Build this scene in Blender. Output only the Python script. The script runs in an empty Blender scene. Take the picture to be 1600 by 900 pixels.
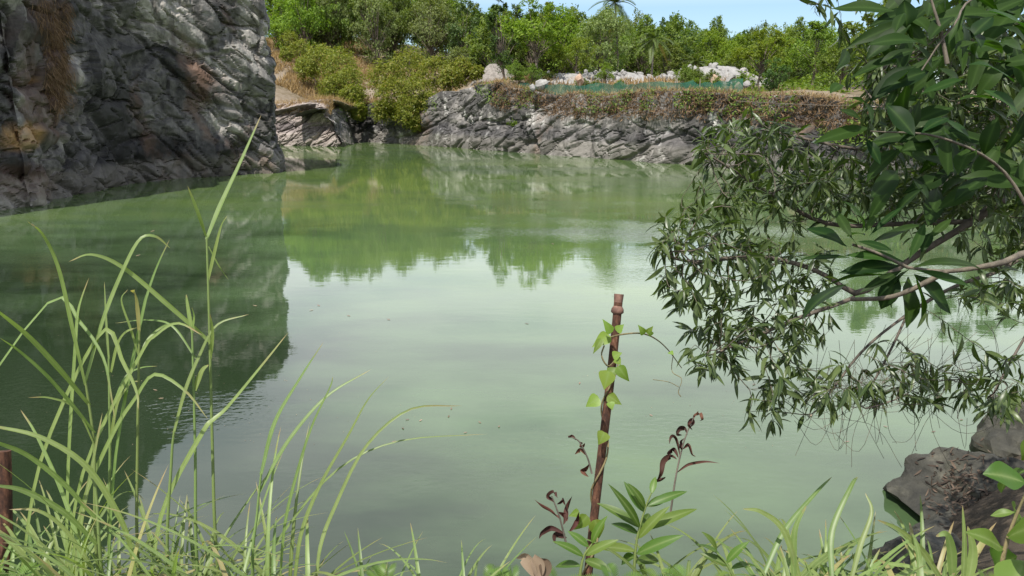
import bpy, bmesh, math, random
import numpy as np
from mathutils import Vector
from mathutils.bvhtree import BVHTree

R = math.radians
rng = np.random.default_rng(7)
scene = bpy.context.scene
COL = scene.collection

# ---------------------------------------------------------------- camera
CAMZ, PITCH, FPX = 5.0, R(13.2), 1232.0
cd = bpy.data.cameras.new("camera")
cd.sensor_width = 36.0
cd.lens = FPX / 1600.0 * 36.0
cd.clip_start, cd.clip_end = 0.05, 6000.0
cam = bpy.data.objects.new("camera", cd)
cam.location = (0, 0, CAMZ)
cam.rotation_euler = (R(90) - PITCH, 0, 0)
COL.objects.link(cam)
scene.camera = cam

# ---------------------------------------------------------------- sky, sun, exposure
SUN_EL, SUN_AZ = R(63), math.atan2(-0.50, -0.86)      # azimuth measured from +Y towards +X
SUNV = Vector((math.sin(SUN_AZ) * math.cos(SUN_EL), math.cos(SUN_AZ) * math.cos(SUN_EL), math.sin(SUN_EL)))
world = bpy.data.worlds.new("World")
scene.world = world
world.use_nodes = True
wn, wl = world.node_tree.nodes, world.node_tree.links
wn.clear()
wo = wn.new("ShaderNodeOutputWorld")
bg = wn.new("ShaderNodeBackground")
bg.inputs["Strength"].default_value = 0.10
sky = wn.new("ShaderNodeTexSky")
sky.sky_type = 'NISHITA'
sky.sun_disc = False
sky.sun_elevation = SUN_EL
sky.sun_rotation = SUN_AZ
sky.altitude = 60
sky.air_density = 1.0
sky.dust_density = 0.5
sky.ozone_density = 2.2
tc = wn.new("ShaderNodeTexCoord")
mp = wn.new("ShaderNodeMapping")
mp.inputs["Scale"].default_value = (1.6, 1.6, 6.5)
mp.inputs["Location"].default_value = (0.35, 0.2, 0.4)
cn = wn.new("ShaderNodeTexNoise")
cn.inputs["Scale"].default_value = 1.7
cn.inputs["Detail"].default_value = 7
cn.inputs["Roughness"].default_value = 0.55
cr = wn.new("ShaderNodeValToRGB")
cr.color_ramp.elements[0].position = 0.22
cr.color_ramp.elements[0].color = (.45, .45, .45, 1)
cr.color_ramp.elements[1].position = 0.50
cr.color_ramp.elements[1].color = (1, 1, 1, 1)
cm = wn.new("ShaderNodeMath"); cm.operation = 'MULTIPLY'; cm.inputs[1].default_value = 0.88
mx = wn.new("ShaderNodeMix"); mx.data_type = 'RGBA'
mx.inputs["B"].default_value = (12.2, 12.6, 12.8, 1)
wl.new(tc.outputs["Generated"], mp.inputs["Vector"])
wl.new(mp.outputs[0], cn.inputs["Vector"])
wl.new(cn.outputs["Fac"], cr.inputs["Fac"])
wl.new(cr.outputs["Color"], cm.inputs[0])
sx = wn.new("ShaderNodeSeparateXYZ"); wl.new(tc.outputs["Generated"], sx.inputs[0])
mr = wn.new("ShaderNodeValToRGB")             # cloud bank low and halfway up, open blue overhead and on the skyline
e_ = mr.color_ramp.elements
e_[0].position = 0.11; e_[0].color = (.03, .03, .03, 1)
e_[1].position = 0.20; e_[1].color = (1, 1, 1, 1)
for p_, v_ in ((.52, 1.0), (.74, .12)):
    q_ = e_.new(p_); q_.color = (v_, v_, v_, 1)
wl.new(sx.outputs[2], mr.inputs["Fac"])
c2 = wn.new("ShaderNodeMath"); c2.operation = 'MULTIPLY'
wl.new(cm.outputs[0], c2.inputs[0]); wl.new(mr.outputs[0], c2.inputs[1])
wl.new(c2.outputs[0], mx.inputs["Factor"])
tn = wn.new("ShaderNodeMix"); tn.data_type = 'RGBA'; tn.blend_type = 'MULTIPLY'
tn.inputs["Factor"].default_value = 1.0
tn.inputs["B"].default_value = (0.88, 0.98, 1.10, 1)
wl.new(sky.outputs[0], tn.inputs["A"])
wl.new(tn.outputs["Result"], mx.inputs["A"])
wl.new(mx.outputs["Result"], bg.inputs["Color"])
wl.new(bg.outputs[0], wo.inputs["Surface"])

sl = bpy.data.lights.new("sun", 'SUN')
sl.energy = 4.8
sl.angle = R(0.53)
sl.color = (1.0, 0.955, 0.88)
sun = bpy.data.objects.new("sun", sl)
sun.rotation_euler = SUNV.to_track_quat('Z', 'Y').to_euler()
sun.location = (-30, -10, 60)
COL.objects.link(sun)

vs = scene.view_settings
vs.view_transform = 'Standard'
vs.look = 'None'
vs.exposure = 0.55
vs.gamma = 1.0
scene.cycles.max_bounces = 6
scene.cycles.transparent_max_bounces = 8
scene.cycles.caustics_reflective = False
scene.cycles.caustics_refractive = False

# ---------------------------------------------------------------- helpers
CP, SP = math.cos(PITCH), math.sin(PITCH)

def at(px, py, depth):
    """Point seen at pixel (px, py) of the 1600x900 frame at a depth along the view axis."""
    u, v = (px - 800) / FPX * depth, (450 - py) / FPX * depth
    return np.array([u, CP * depth + SP * v, CAMZ - SP * depth + CP * v])

def on_water(px, py, z=0.0):
    d = at(px, py, 1.0) - np.array([0, 0, CAMZ])
    t = (z - CAMZ) / d[2]
    return d * t + np.array([0, 0, CAMZ])

def tag(o, label=None, cat=None, group=None, kind=None):
    if label: o["label"] = label
    if cat: o["category"] = cat
    if group: o["group"] = group
    if kind: o["kind"] = kind
    return o

def empty(name, loc, label, cat, group=None):
    o = bpy.data.objects.new(name, None)
    o.location = tuple(map(float, loc))
    o.empty_display_size = 0.2
    COL.objects.link(o)
    return tag(o, label, cat, group)

class MB:
    """Collects verts / faces / per-vertex attributes into one mesh."""
    def __init__(self):
        self.V, self.F, self.A, self.n = [], [], {}, 0
    def add(self, V, F, **attrs):
        V = np.asarray(V, float).reshape(-1, 3)
        F = np.asarray(F, int)
        self.V.append(V)
        self.F.append(F + self.n)
        for k in set(self.A) | set(attrs):
            if k not in self.A:
                self.A[k] = [np.zeros(self.n)] if self.n else []
            a = attrs.get(k, 0.0)
            self.A[k].append(np.broadcast_to(np.asarray(a, float), (len(V),)).copy())
        self.n += len(V)
        return self
    def mesh(self, name, mat, smooth=True, origin=None):
        V = np.concatenate(self.V)
        if origin is not None:
            V = V - np.asarray(origin, float)
        me = bpy.data.meshes.new(name)
        me.vertices.add(len(V))
        me.vertices.foreach_set("co", V.astype(np.float32).ravel())
        tot = np.concatenate([np.full(len(f), f.shape[1]) for f in self.F])
        idx = np.concatenate([f.ravel() for f in self.F])
        me.loops.add(len(idx))
        me.loops.foreach_set("vertex_index", idx.astype(np.int32))
        me.polygons.add(len(tot))
        st = np.concatenate([[0], np.cumsum(tot)[:-1]])
        me.polygons.foreach_set("loop_start", st.astype(np.int32))
        me.polygons.foreach_set("loop_total", tot.astype(np.int32))
        me.polygons.foreach_set("use_smooth", np.full(len(tot), smooth, dtype=bool))
        for k, a in self.A.items():
            at_ = me.attributes.new(k, 'FLOAT', 'POINT')
            at_.data.foreach_set("value", np.concatenate(a).astype(np.float32))
        me.materials.append(mat)
        me.update(calc_edges=True)
        me.validate()
        return me
    def build(self, name, mat, parent=None, smooth=True, origin=None):
        """origin: world point that becomes the object's own origin (a parent sits at its own location)."""
        if parent is not None and origin is None:
            origin = tuple(parent.location)
        me = self.mesh(name, mat, smooth, origin)
        o = bpy.data.objects.new(name, me)
        if parent is not None:
            o.parent = parent
        elif origin is not None:
            o.location = tuple(map(float, origin))
        COL.objects.link(o)
        return o

def unit(a):
    a = np.asarray(a, float)
    return a / np.maximum(np.linalg.norm(a, axis=-1, keepdims=True), 1e-9)

def smoothstep(a, b, x):
    t = np.clip((x - a) / (b - a), 0, 1)
    return t * t * (3 - 2 * t)

def catmull(P, n):
    P = np.asarray(P, float)
    k = len(P)
    if k == 2:
        t = np.linspace(0, 1, n)[:, None]
        return P[0] * (1 - t) + P[1] * t
    E = np.vstack([2 * P[0] - P[1], P, 2 * P[-1] - P[-2]])
    t = np.linspace(0, k - 1 - 1e-9, n)
    i = t.astype(int); f = (t - i)[:, None]
    a, b, c, d = E[i], E[i + 1], E[i + 2], E[i + 3]
    return 0.5 * (2 * b + (c - a) * f + (2 * a - 5 * b + 4 * c - d) * f ** 2 + (3 * b - a - 3 * c + d) * f ** 3)

def grid_faces(nu, nv):
    i = np.arange(nu * nv).reshape(nu, nv)
    return np.stack([i[:-1, :-1], i[1:, :-1], i[1:, 1:], i[:-1, 1:]], -1).reshape(-1, 4)

# numpy noise
def h3(ix, iy, iz, s=0):
    n = (ix.astype(np.int64) * 374761393 + iy.astype(np.int64) * 668265263 + iz.astype(np.int64) * 2147483647 + s * 1274126177) & 0xffffffff
    n = ((n ^ (n >> 13)) * 1274126177) & 0xffffffff
    n = ((n ^ (n >> 16)) * 2246822519) & 0xffffffff
    n = n ^ (n >> 15)
    return (n & 0xffffff) / float(0xffffff)

def vnoise(P, s=0):
    I = np.floor(P).astype(np.int64); f = P - I
    f = f * f * (3 - 2 * f)
    r = 0
    for dx in (0, 1):
        for dy in (0, 1):
            for dz in (0, 1):
                w = (f[:, 0] if dx else 1 - f[:, 0]) * (f[:, 1] if dy else 1 - f[:, 1]) * (f[:, 2] if dz else 1 - f[:, 2])
                r = r + w * h3(I[:, 0] + dx, I[:, 1] + dy, I[:, 2] + dz, s)
    return r * 2 - 1

def fbm(P, s=0, o=4):
    r, a = 0, 0.5
    for k in range(o):
        r = r + a * vnoise(P * 2 ** k + 13.7 * k, s + k)
        a *= 0.5
    return r

def voro(P, s=0):
    """nearest jittered cell: returns offset to its centre and three random numbers of the cell, F2-F1."""
    I = np.floor(P).astype(np.int64)
    best = np.full(len(P), 1e9); sec = np.full(len(P), 1e9)
    off = np.zeros_like(P); cid = np.zeros((len(P), 3), np.int64)
    for dx in (-1, 0, 1):
        for dy in (-1, 0, 1):
            for dz in (-1, 0, 1):
                J = I + np.array([dx, dy, dz])
                C = J + np.stack([h3(J[:, 0], J[:, 1], J[:, 2], s + q) for q in (1, 2, 3)], -1)
                D = P - C
                d = (D ** 2).sum(1)
                m = d < best
                sec = np.where(m, best, np.minimum(sec, d))
                off[m] = D[m]; cid[m] = J[m]; best = np.where(m, d, best)
    rr = [h3(cid[:, 0], cid[:, 1], cid[:, 2], s + 10 + q) for q in range(4)]
    return off, rr, np.sqrt(sec) - np.sqrt(best)

def pyramids(P, s=0):
    """upper envelope of tilted pyramids, one per jittered cell: flat facets meeting in sharp creases"""
    I = np.floor(P).astype(np.int64)
    best = np.full(len(P), -1e9); sec = best.copy(); tone = np.zeros(len(P))
    for dx in (-1, 0, 1):
        for dy in (-1, 0, 1):
            for dz in (-1, 0, 1):
                J = I + np.array([dx, dy, dz])
                q = [h3(J[:, 0], J[:, 1], J[:, 2], s + k) for k in range(1, 8)]
                D = P - (J + np.stack(q[:3], -1))
                v = q[3] * .6 + (q[4] - .5) * 1.1 * D[:, 0] + (q[5] - .5) * 1.1 * D[:, 1] + (q[6] - .5) * 1.1 * D[:, 2] - np.maximum(np.abs(D[:, 0]) * .9 + np.abs(D[:, 2]) * .35, np.abs(D[:, 1]) * .6 + np.abs(D[:, 2]) * .9)
                m = v > best
                sec = np.where(m, best, np.maximum(sec, v))
                best = np.where(m, v, best); tone = np.where(m, q[6], tone)
    return best, tone, best - sec

# vegetation pieces
def prof_lance(t):  return np.sin(np.pi * np.clip(t, 0, 1) ** 0.85) ** 0.9 + 0.02
def prof_blade(t):  return np.minimum(1, 0.55 + t * 1.6) * np.clip(1 - t, 0, 1) ** 0.55 + 0.01
def prof_heart(t):  return np.interp(t, [0, .08, .22, .4, .65, .85, 1], [.35, .85, 1.0, .88, .5, .2, .01])
def prof_broad(t):  return np.interp(t, [0, .1, .25, .45, .65, .82, .93, 1], [.05, .28, .72, 1., .9, .55, .22, .01])

def leaves(mb, B, D, N, L, W, bend, fold=0.35, nseg=4, prof=prof_lance, rnd=None, wave=0.0):
    B, D, N = np.atleast_2d(B), unit(np.atleast_2d(D)), np.atleast_2d(N)
    n = len(B)
    L, W, bend = (np.broadcast_to(np.asarray(a, float), (n,)) for a in (L, W, bend))
    S = unit(np.cross(D, N)); M = np.cross(S, D)
    t = np.linspace(0, 1, nseg + 1)[None, :]
    b = np.where(np.abs(bend) < 1e-3, 1e-3, bend)[:, None]
    x, y = np.sin(b * t) / b, -(1 - np.cos(b * t)) / b
    C = B[:, None] + L[:, None, None] * (x[..., None] * D[:, None] + y[..., None] * M[:, None])
    nr = M[:, None] * np.cos(b * t)[..., None] + D[:, None] * np.sin(b * t)[..., None]
    w = (W[:, None] * prof(t))[..., None]
    up = nr * (w * math.sin(fold))
    if wave:
        ph = rng.uniform(0, 6.28, (n, 1))
        up = up + nr * (W[:, None] * wave * np.sin(t * 9 + ph))[..., None]
    V = np.stack([C - S[:, None] * w * math.cos(fold) + up, C, C + S[:, None] * w * math.cos(fold) + up], 2)
    k = nseg + 1
    base = grid_faces(k, 3)
    F = (base[None] + (np.arange(n) * k * 3)[:, None, None]).reshape(-1, 4)
    if rnd is None: rnd = rng.random(n)
    rv = np.repeat(np.broadcast_to(rnd, (n,)), k * 3)
    mid = np.tile([0, 1, 0], n * k).astype(float)
    al = np.tile(np.repeat(t[0], 3), n)
    mb.add(V.reshape(-1, 3), F, rnd=rv, mid=mid, along=al)

def ribbon(mb, P, W, nhint, fold=0.3, n=14, prof=prof_blade, rnd=0.5, twist=0.0):
    C = catmull(P, n)
    T = unit(np.gradient(C, axis=0))
    S = unit(np.cross(T, np.asarray(nhint, float)))
    M = np.cross(S, T)
    t = np.linspace(0, 1, n)
    if twist:
        a = (t * twist)[:, None]
        S, M = S * np.cos(a) + M * np.sin(a), M * np.cos(a) - S * np.sin(a)
    w = (W * prof(t))[:, None]
    V = np.stack([C - S * w * math.cos(fold) + M * w * math.sin(fold), C, C + S * w * math.cos(fold) + M * w * math.sin(fold)], 1)
    mb.add(V.reshape(-1, 3), grid_faces(n, 3), rnd=rnd, mid=np.tile([0., 1., 0.], n), along=np.repeat(t, 3))

def tube(mb, P, r, sides=6, n=None, rnd=0.5):
    P = np.asarray(P, float)
    if n: P = catmull(P, n)
    k = len(P)
    r = np.interp(np.linspace(0, 1, k), np.linspace(0, 1, len(np.atleast_1d(r))), np.atleast_1d(r)) if np.ndim(r) else np.full(k, r)
    T = unit(np.gradient(P, axis=0))
    ref = np.array([0.31, 0.12, 0.94]) if abs(T[0][2]) < 0.9 else np.array([0.94, 0.3, 0.1])
    S = unit(np.cross(T, ref)); M = np.cross(S, T)
    a = np.linspace(0, 2 * np.pi, sides, endpoint=False)
    V = P[:, None] + r[:, None, None] * (np.cos(a)[None, :, None] * S[:, None] + np.sin(a)[None, :, None] * M[:, None])
    i = np.arange(k * sides).reshape(k, sides)
    j = np.roll(i, -1, 1)
    F = np.stack([i[:-1], j[:-1], j[1:], i[1:]], -1).reshape(-1, 4)
    mb.add(V.reshape(-1, 3), F, rnd=rnd)
    for e in (0, -1):
        c = mb.n
        ring = V[e]
        tri = np.array([[q, (q + 1) % sides, sides] for q in range(sides)])
        mb.add(np.vstack([ring, ring.mean(0)]), tri, rnd=rnd)

# ---------------------------------------------------------------- materials
def newmat(name):
    m = bpy.data.materials.new(name)
    m.use_nodes = True
    nt = m.node_tree
    nt.nodes.clear()
    out = nt.nodes.new("ShaderNodeOutputMaterial")
    return m, nt, out

def nd(nt, typ, _in=None, **kw):
    n = nt.nodes.new(typ)
    for k, v in kw.items():
        setattr(n, k, v)
    for k, v in (_in or {}).items():
        s = n.inputs[k]
        if isinstance(v, bpy.types.NodeSocket): nt.links.new(v, s)
        else: s.default_value = v
    return n

def ramp(nt, fac, stops):
    n = nt.nodes.new("ShaderNodeValToRGB")
    e = n.color_ramp.elements
    while len(e) < len(stops): e.new(0.5)
    for q, (p, c) in zip(e, stops):
        q.position = p
        q.color = (*c, 1) if len(c) == 3 else c
    nt.links.new(fac, n.inputs[0])
    return n.outputs[0]

def mixc(nt, f, a, b, mode='MIX'):
    n = nt.nodes.new("ShaderNodeMix"); n.data_type = 'RGBA'; n.blend_type = mode
    for s, v in ((n.inputs["Factor"], f), (n.inputs["A"], a), (n.inputs["B"], b)):
        if isinstance(v, bpy.types.NodeSocket): nt.links.new(v, s)
        else: s.default_value = v if not isinstance(v, tuple) else ((*v, 1) if len(v) == 3 else v)
    return n.outputs["Result"]

def mth(nt, op, a, b=0.0, clamp=False):
    n = nt.nodes.new("ShaderNodeMath"); n.operation = op; n.use_clamp = clamp
    for s, v in zip(n.inputs, (a, b)):
        if isinstance(v, bpy.types.NodeSocket): nt.links.new(v, s)
        else: s.default_value = v
    return n.outputs[0]

def mapped(nt, scale, rot=(0, 0, 0), src="Position"):
    g = nd(nt, "ShaderNodeNewGeometry").outputs["Position"] if src == "Position" else nd(nt, "ShaderNodeTexCoord").outputs["Object"]
    return nd(nt, "ShaderNodeMapping", {"Vector": g, "Scale": scale, "Rotation": rot}).outputs[0]

def noise(nt, vec, scale, detail=5, rough=0.55):
    return nd(nt, "ShaderNodeTexNoise", {"Vector": vec, "Scale": scale, "Detail": detail, "Roughness": rough}).outputs["Fac"]

def leaf_mat(name, dark, light, trans=0.35, rough=0.5, spec=0.3, vein=None, yellow=None, tint=None, objvar=0.3, tip=None):
    m, nt, out = newmat(name)
    a = nd(nt, "ShaderNodeAttribute", attribute_name="rnd").outputs["Fac"]
    c = mixc(nt, a, dark, light)
    if yellow:
        y = mth(nt, 'GREATER_THAN', a, 0.94)
        c = mixc(nt, y, c, yellow)
    oi = nd(nt, "ShaderNodeObjectInfo").outputs["Random"]
    f = mth(nt, 'ADD', mth(nt, 'MULTIPLY', oi, objvar * 2), 1 - objvar)
    hs = nd(nt, "ShaderNodeHueSaturation", {"Color": c, "Value": f, "Hue": mth(nt, 'ADD', mth(nt, 'MULTIPLY', oi, 0.03 if objvar > .05 else 0), 0.485 if objvar > .05 else 0.5)})
    c = hs.outputs[0]
    if vein:
        v = nd(nt, "ShaderNodeAttribute", attribute_name="mid").outputs["Fac"]
        v = mth(nt, 'POWER', v, 6.0)
        c = mixc(nt, mth(nt, 'MULTIPLY', v, 0.6), c, vein)
    if tip:                                     # dried tips and blotches
        al_ = nd(nt, "ShaderNodeAttribute", attribute_name="along").outputs["Fac"]
        sp_ = noise(nt, mapped(nt, (1, 1, 1)), 18.0, 4, .6)
        tv = mth(nt, 'ADD', al_, mth(nt, 'MULTIPLY', sp_, .55))
        tv = mth(nt, 'ADD', tv, mth(nt, 'MULTIPLY', a, .12))
        c = mixc(nt, ramp(nt, tv, [(.80, (0, 0, 0)), (.97, (1, 1, 1))]) if False else nd(nt, "ShaderNodeMapRange", {"Value": tv, "From Min": 1.18, "From Max": 1.36}).outputs[0], c, tip)
        c = mixc(nt, nd(nt, "ShaderNodeMapRange", {"Value": sp_, "From Min": .45, "From Max": .7, "To Max": .45}).outputs[0], c, mixc(nt, 1.0, c, (.55, .62, .45), 'MULTIPLY'))
    p = nd(nt, "ShaderNodeBsdfPrincipled", {"Base Color": c, "Roughness": rough, "Specular IOR Level": spec})
    t = nd(nt, "ShaderNodeBsdfTranslucent", {"Color": mixc(nt, 1.0, c, tint or (1.5, 1.6, 0.5), 'MULTIPLY')})
    s = nd(nt, "ShaderNodeMixShader", {0: trans, 1: p.outputs[0], 2: t.outputs[0]})
    nt.links.new(s.outputs[0], out.inputs[0])
    return m

def bark_mat(name, dark, light, scale=12):
    m, nt, out = newmat(name)
    v = mapped(nt, (1, 1, 0.25), src="Object")
    f = noise(nt, v, scale, 6, .65)
    c = ramp(nt, f, [(.3, dark), (.7, light)])
    b = nd(nt, "ShaderNodeBump", {"Height": f, "Strength": 0.6, "Distance": 0.02})
    p = nd(nt, "ShaderNodeBsdfPrincipled", {"Base Color": c, "Roughness": .85, "Normal": b.outputs[0]})
    nt.links.new(p.outputs[0], out.inputs[0])
    return m

def rock_mat(name, dark, mid, light, ochre=(0.30, 0.17, 0.07), ochre_amt=0.25, streak=0.8, tidemarks=True, tonek=0.35, whites=0.0, scale=1.0, stain=False):
    m, nt, out = newmat(name)
    v = mapped(nt, (1, 1, 1))
    n1 = noise(nt, v, 0.35 * scale, 8, .62)
    n2 = noise(nt, v, 2.6 * scale, 8, .65)
    tone = nd(nt, "ShaderNodeAttribute", attribute_name="tone").outputs["Fac"]
    f = mth(nt, 'ADD', mth(nt, 'MULTIPLY', n1, 0.5), mth(nt, 'MULTIPLY', n2, 0.5))
    f = mth(nt, 'ADD', f, mth(nt, 'MULTIPLY', mth(nt, 'SUBTRACT', tone, 0.5), tonek))
    c = ramp(nt, f, [(.30, dark), (.52, mid), (.74, light)])
    # vertical water stains
    sv = mapped(nt, (0.9 * scale, 0.9 * scale, 0.09 * scale))
    st = noise(nt, sv, 1.0, 6, .6)
    sm = ramp(nt, st, [(.50, (0, 0, 0)), (.62, (1, 1, 1))])
    c = mixc(nt, mth(nt, 'MULTIPLY', sm, streak), c, tuple(x * 0.45 for x in dark))
    # ochre / rust patches
    on = noise(nt, mapped(nt, (.22 * scale, .22 * scale, .16 * scale), (0, 0, 1.0)), 1.0, 5, .6)
    om = ramp(nt, on, [(.60, (0, 0, 0)), (.72, (1, 1, 1))])
    c = mixc(nt, mth(nt, 'MULTIPLY', om, ochre_amt), c, ochre)
    if stain:
        sb_ = nd(nt, "ShaderNodeAttribute", attribute_name="brown").outputs["Fac"]
        sy_ = nd(nt, "ShaderNodeAttribute", attribute_name="yellow").outputs["Fac"]
        c = mixc(nt, mth(nt, 'MULTIPLY', sb_, mth(nt, 'MULTIPLY', n2, 1.6), True), c, (.075, .040, .026))
        c = mixc(nt, mth(nt, 'MULTIPLY', sy_, mth(nt, 'MULTIPLY', n2, 1.7), True), c, (.34, .20, .085))
    if whites:
        wm = ramp(nt, noise(nt, mapped(nt, (.5, .5, .35), (0.3, 0, 0)), 1.3, 7, .7), [(.56, (0, 0, 0)), (.66, (1, 1, 1))])
        c = mixc(nt, mth(nt, 'MULTIPLY', wm, whites), c, (0.50, 0.48, 0.44))
    if tidemarks:
        z = nd(nt, "ShaderNodeSeparateXYZ", {0: nd(nt, "ShaderNodeNewGeometry").outputs["Position"]}).outputs[2]
        zz = mth(nt, 'ADD', z, mth(nt, 'MULTIPLY', n2, 0.5))
        band = ramp(nt, mth(nt, 'MULTIPLY', zz, 0.2), [(.0, (.35, .3, .26)), (.05, (1, 1, 1)), (.30, (1, 1, 1)), (.40, (0.45, 0.45, 0.5)), (.56, (0.55, 0.55, 0.6)), (.66, (1, 1, 1))])
        c = mixc(nt, 0.75, c, band, 'MULTIPLY')
        low = ramp(nt, mth(nt, 'MULTIPLY', zz, 0.2), [(.28, (1, 1, 1)), (.36, (0, 0, 0))])
        c = mixc(nt, mth(nt, 'MULTIPLY', low, 0.40), c, (0.15, 0.135, 0.115))
    b1 = nd(nt, "ShaderNodeBump", {"Height": n2, "Strength": 0.5, "Distance": 0.12 / scale})
    n3 = noise(nt, v, 14.0 * scale, 6, .7)
    b2 = nd(nt, "ShaderNodeBump", {"Height": n3, "Strength": 0.4, "Distance": 0.03 / scale, "Normal": b1.outputs[0]})
    p = nd(nt, "ShaderNodeBsdfPrincipled", {"Base Color": c, "Roughness": .72, "Specular IOR Level": .35, "Normal": b2.outputs[0]})
    nt.links.new(p.outputs[0], out.inputs[0])
    return m

def plain_mat(name, c1, c2, scale=6, rough=.8, bump=.3, dist=.02, src="Object", metallic=0.0):
    m, nt, out = newmat(name)
    f = noise(nt, mapped(nt, (1, 1, 1), src=src), scale, 7, .62)
    c = ramp(nt, f, [(.32, c1), (.68, c2)])
    b = nd(nt, "ShaderNodeBump", {"Height": f, "Strength": bump, "Distance": dist})
    p = nd(nt, "ShaderNodeBsdfPrincipled", {"Base Color": c, "Roughness": rough, "Metallic": metallic, "Normal": b.outputs[0]})
    nt.links.new(p.outputs[0], out.inputs[0])
    return m

M = {}
M['cliff'] = rock_mat("cliff_rock", (.032, .030, .028), (.130, .121, .112), (.35, .325, .29), ochre=(.16, .085, .05), ochre_amt=.55, streak=.6, tonek=.75, stain=True)
M['far_rock'] = rock_mat("far_bank_rock", (.030, .028, .026), (.085, .079, .072), (.215, .198, .178), ochre=(.27, .15, .09), ochre_amt=.4, streak=.6, whites=.75, tonek=.5)
M['pink_rock'] = rock_mat("pale_bank_rock", (.12, .10, .09), (.30, .25, .22), (.48, .41, .36), ochre_amt=.25, streak=.35)
M['shore_rock'] = rock_mat("shore_boulder", (.013, .0128, .010), (.042, .040, .030), (.12, .112, .082), ochre=(.06, .062, .025), ochre_amt=.6, streak=.2, tidemarks=False, scale=3.0)
M['rubble'] = rock_mat("quarry_rubble", (.15, .14, .13), (.26, .25, .235), (.40, .385, .36), ochre=(.42, .27, .17), ochre_amt=.3, streak=.1, tidemarks=False, scale=2.0, tonek=.2)
M['orange_rock'] = rock_mat("orange_stone", (.22, .14, .09), (.34, .23, .16), (.44, .35, .29), ochre=(.45, .24, .12), ochre_amt=.5, streak=.1, tidemarks=False, scale=2.0)
M['bark'] = bark_mat("bark", (.06, .045, .035), (.20, .16, .12))
M['bark_pale'] = bark_mat("pale_bark", (.16, .12, .09), (.38, .31, .25), 20)
M['bark_palm'] = bark_mat("palm_bark", (.06, .05, .04), (.15, .125, .10), 8)

# ================================================================ the pond outline
def w2(px, py):
    p = on_water(px, py); return (p[0], p[1])

# x, y, bank height, rise start, rise end, power, hill gain
NEAR = (3.3, 0.0, 5.4, 1.6, .05)
CL = (1.5, 3.0, 1.0, .25)
FW = (5.6, 1.2, 3.0, 1.0, .04)
PER = [
    (-44, -6, *NEAR), (-34, 10, 10, .5, 4, 1, .2), (-29, 24, 20, *CL),
    (*w2(0, 328), 22, *CL), (*w2(50, 323), 22, *CL), (*w2(100, 311), 21, *CL), (*w2(150, 298), 20, *CL),
    (*w2(200, 287), 19, *CL), (*w2(270, 280), 17.5, *CL), (*w2(340, 276), 17, *CL), (*w2(400, 272), 16, *CL),
    (*w2(436, 269), 14.3, *CL), (-20.2, 65, 14, *CL), (-26, 72, 10, *CL), (-33, 84, 6, *CL), (-36, 94, 4, .8, 5, 1, .40),
    (*w2(440, 228), 5.0, .8, 7, 1, .40), (*w2(500, 229), 5.0, .8, 7, 1, .40), (*w2(532, 229.3), 4.6, .8, 6, 1, .40), (*w2(549, 226), 4.4, .8, 6, 1, .40),
    (*w2(560, 221.5), 5.0, .8, 5, 1, .40), (*w2(640, 226), 5.6, .8, 4, 1, .34), (*w2(700, 230), 7.0, 1.2, 3, 1, .26), (*w2(750, 234), 7.3, 1.2, 3, 1, .18),
    (*w2(800, 238), 6.2, 1.2, 3, 1, .07), (*w2(850, 241.5), *FW[:4], .05), (*w2(900, 245), *FW[:4], .04), (*w2(980, 251), *FW[:4], .03), (*w2(1060, 257), *FW[:4], .03), (*w2(1130, 263), *FW[:4], .03),
    (*w2(1200, 270), 5.4, 1.2, 3, 1, .03), (23, 51, 5.0, 1.2, 4, 1, .04), (27, 43, 4.5, .5, 8, 1, .04), (27.5, 35, 4.2, .2, 12, 1, .05), (24, 28.5, 4, .1, 12, 1, .08),
    (19.5, 24, 3.8, 0, 10, 1.2, .06), (14, 18.8, 3.5, 0, 7, 1.4, .05), (9.8, 14.0, *NEAR), (6.9, 11.0, *NEAR), (4.85, 9.2, *NEAR), (3.8, 7.9, *NEAR), (2, 7.0, *NEAR),
    (-1, 6.7, *NEAR), (-5, 6.4, *NEAR), (-12, 4, *NEAR), (-26, -4, *NEAR), (-36, -9, *NEAR),
]
PER = np.array(PER, float)
NP_ = len(PER)

def inside(X, Y):
    r = np.zeros(X.shape, bool)
    for i in range(NP_):
        x1, y1 = PER[i, :2]; x2, y2 = PER[(i + 1) % NP_, :2]
        c = ((y1 > Y) != (y2 > Y)) & (X < (x2 - x1) * (Y - y1) / ((y2 - y1) + 1e-12) + x1)
        r ^= c
    return r

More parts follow.
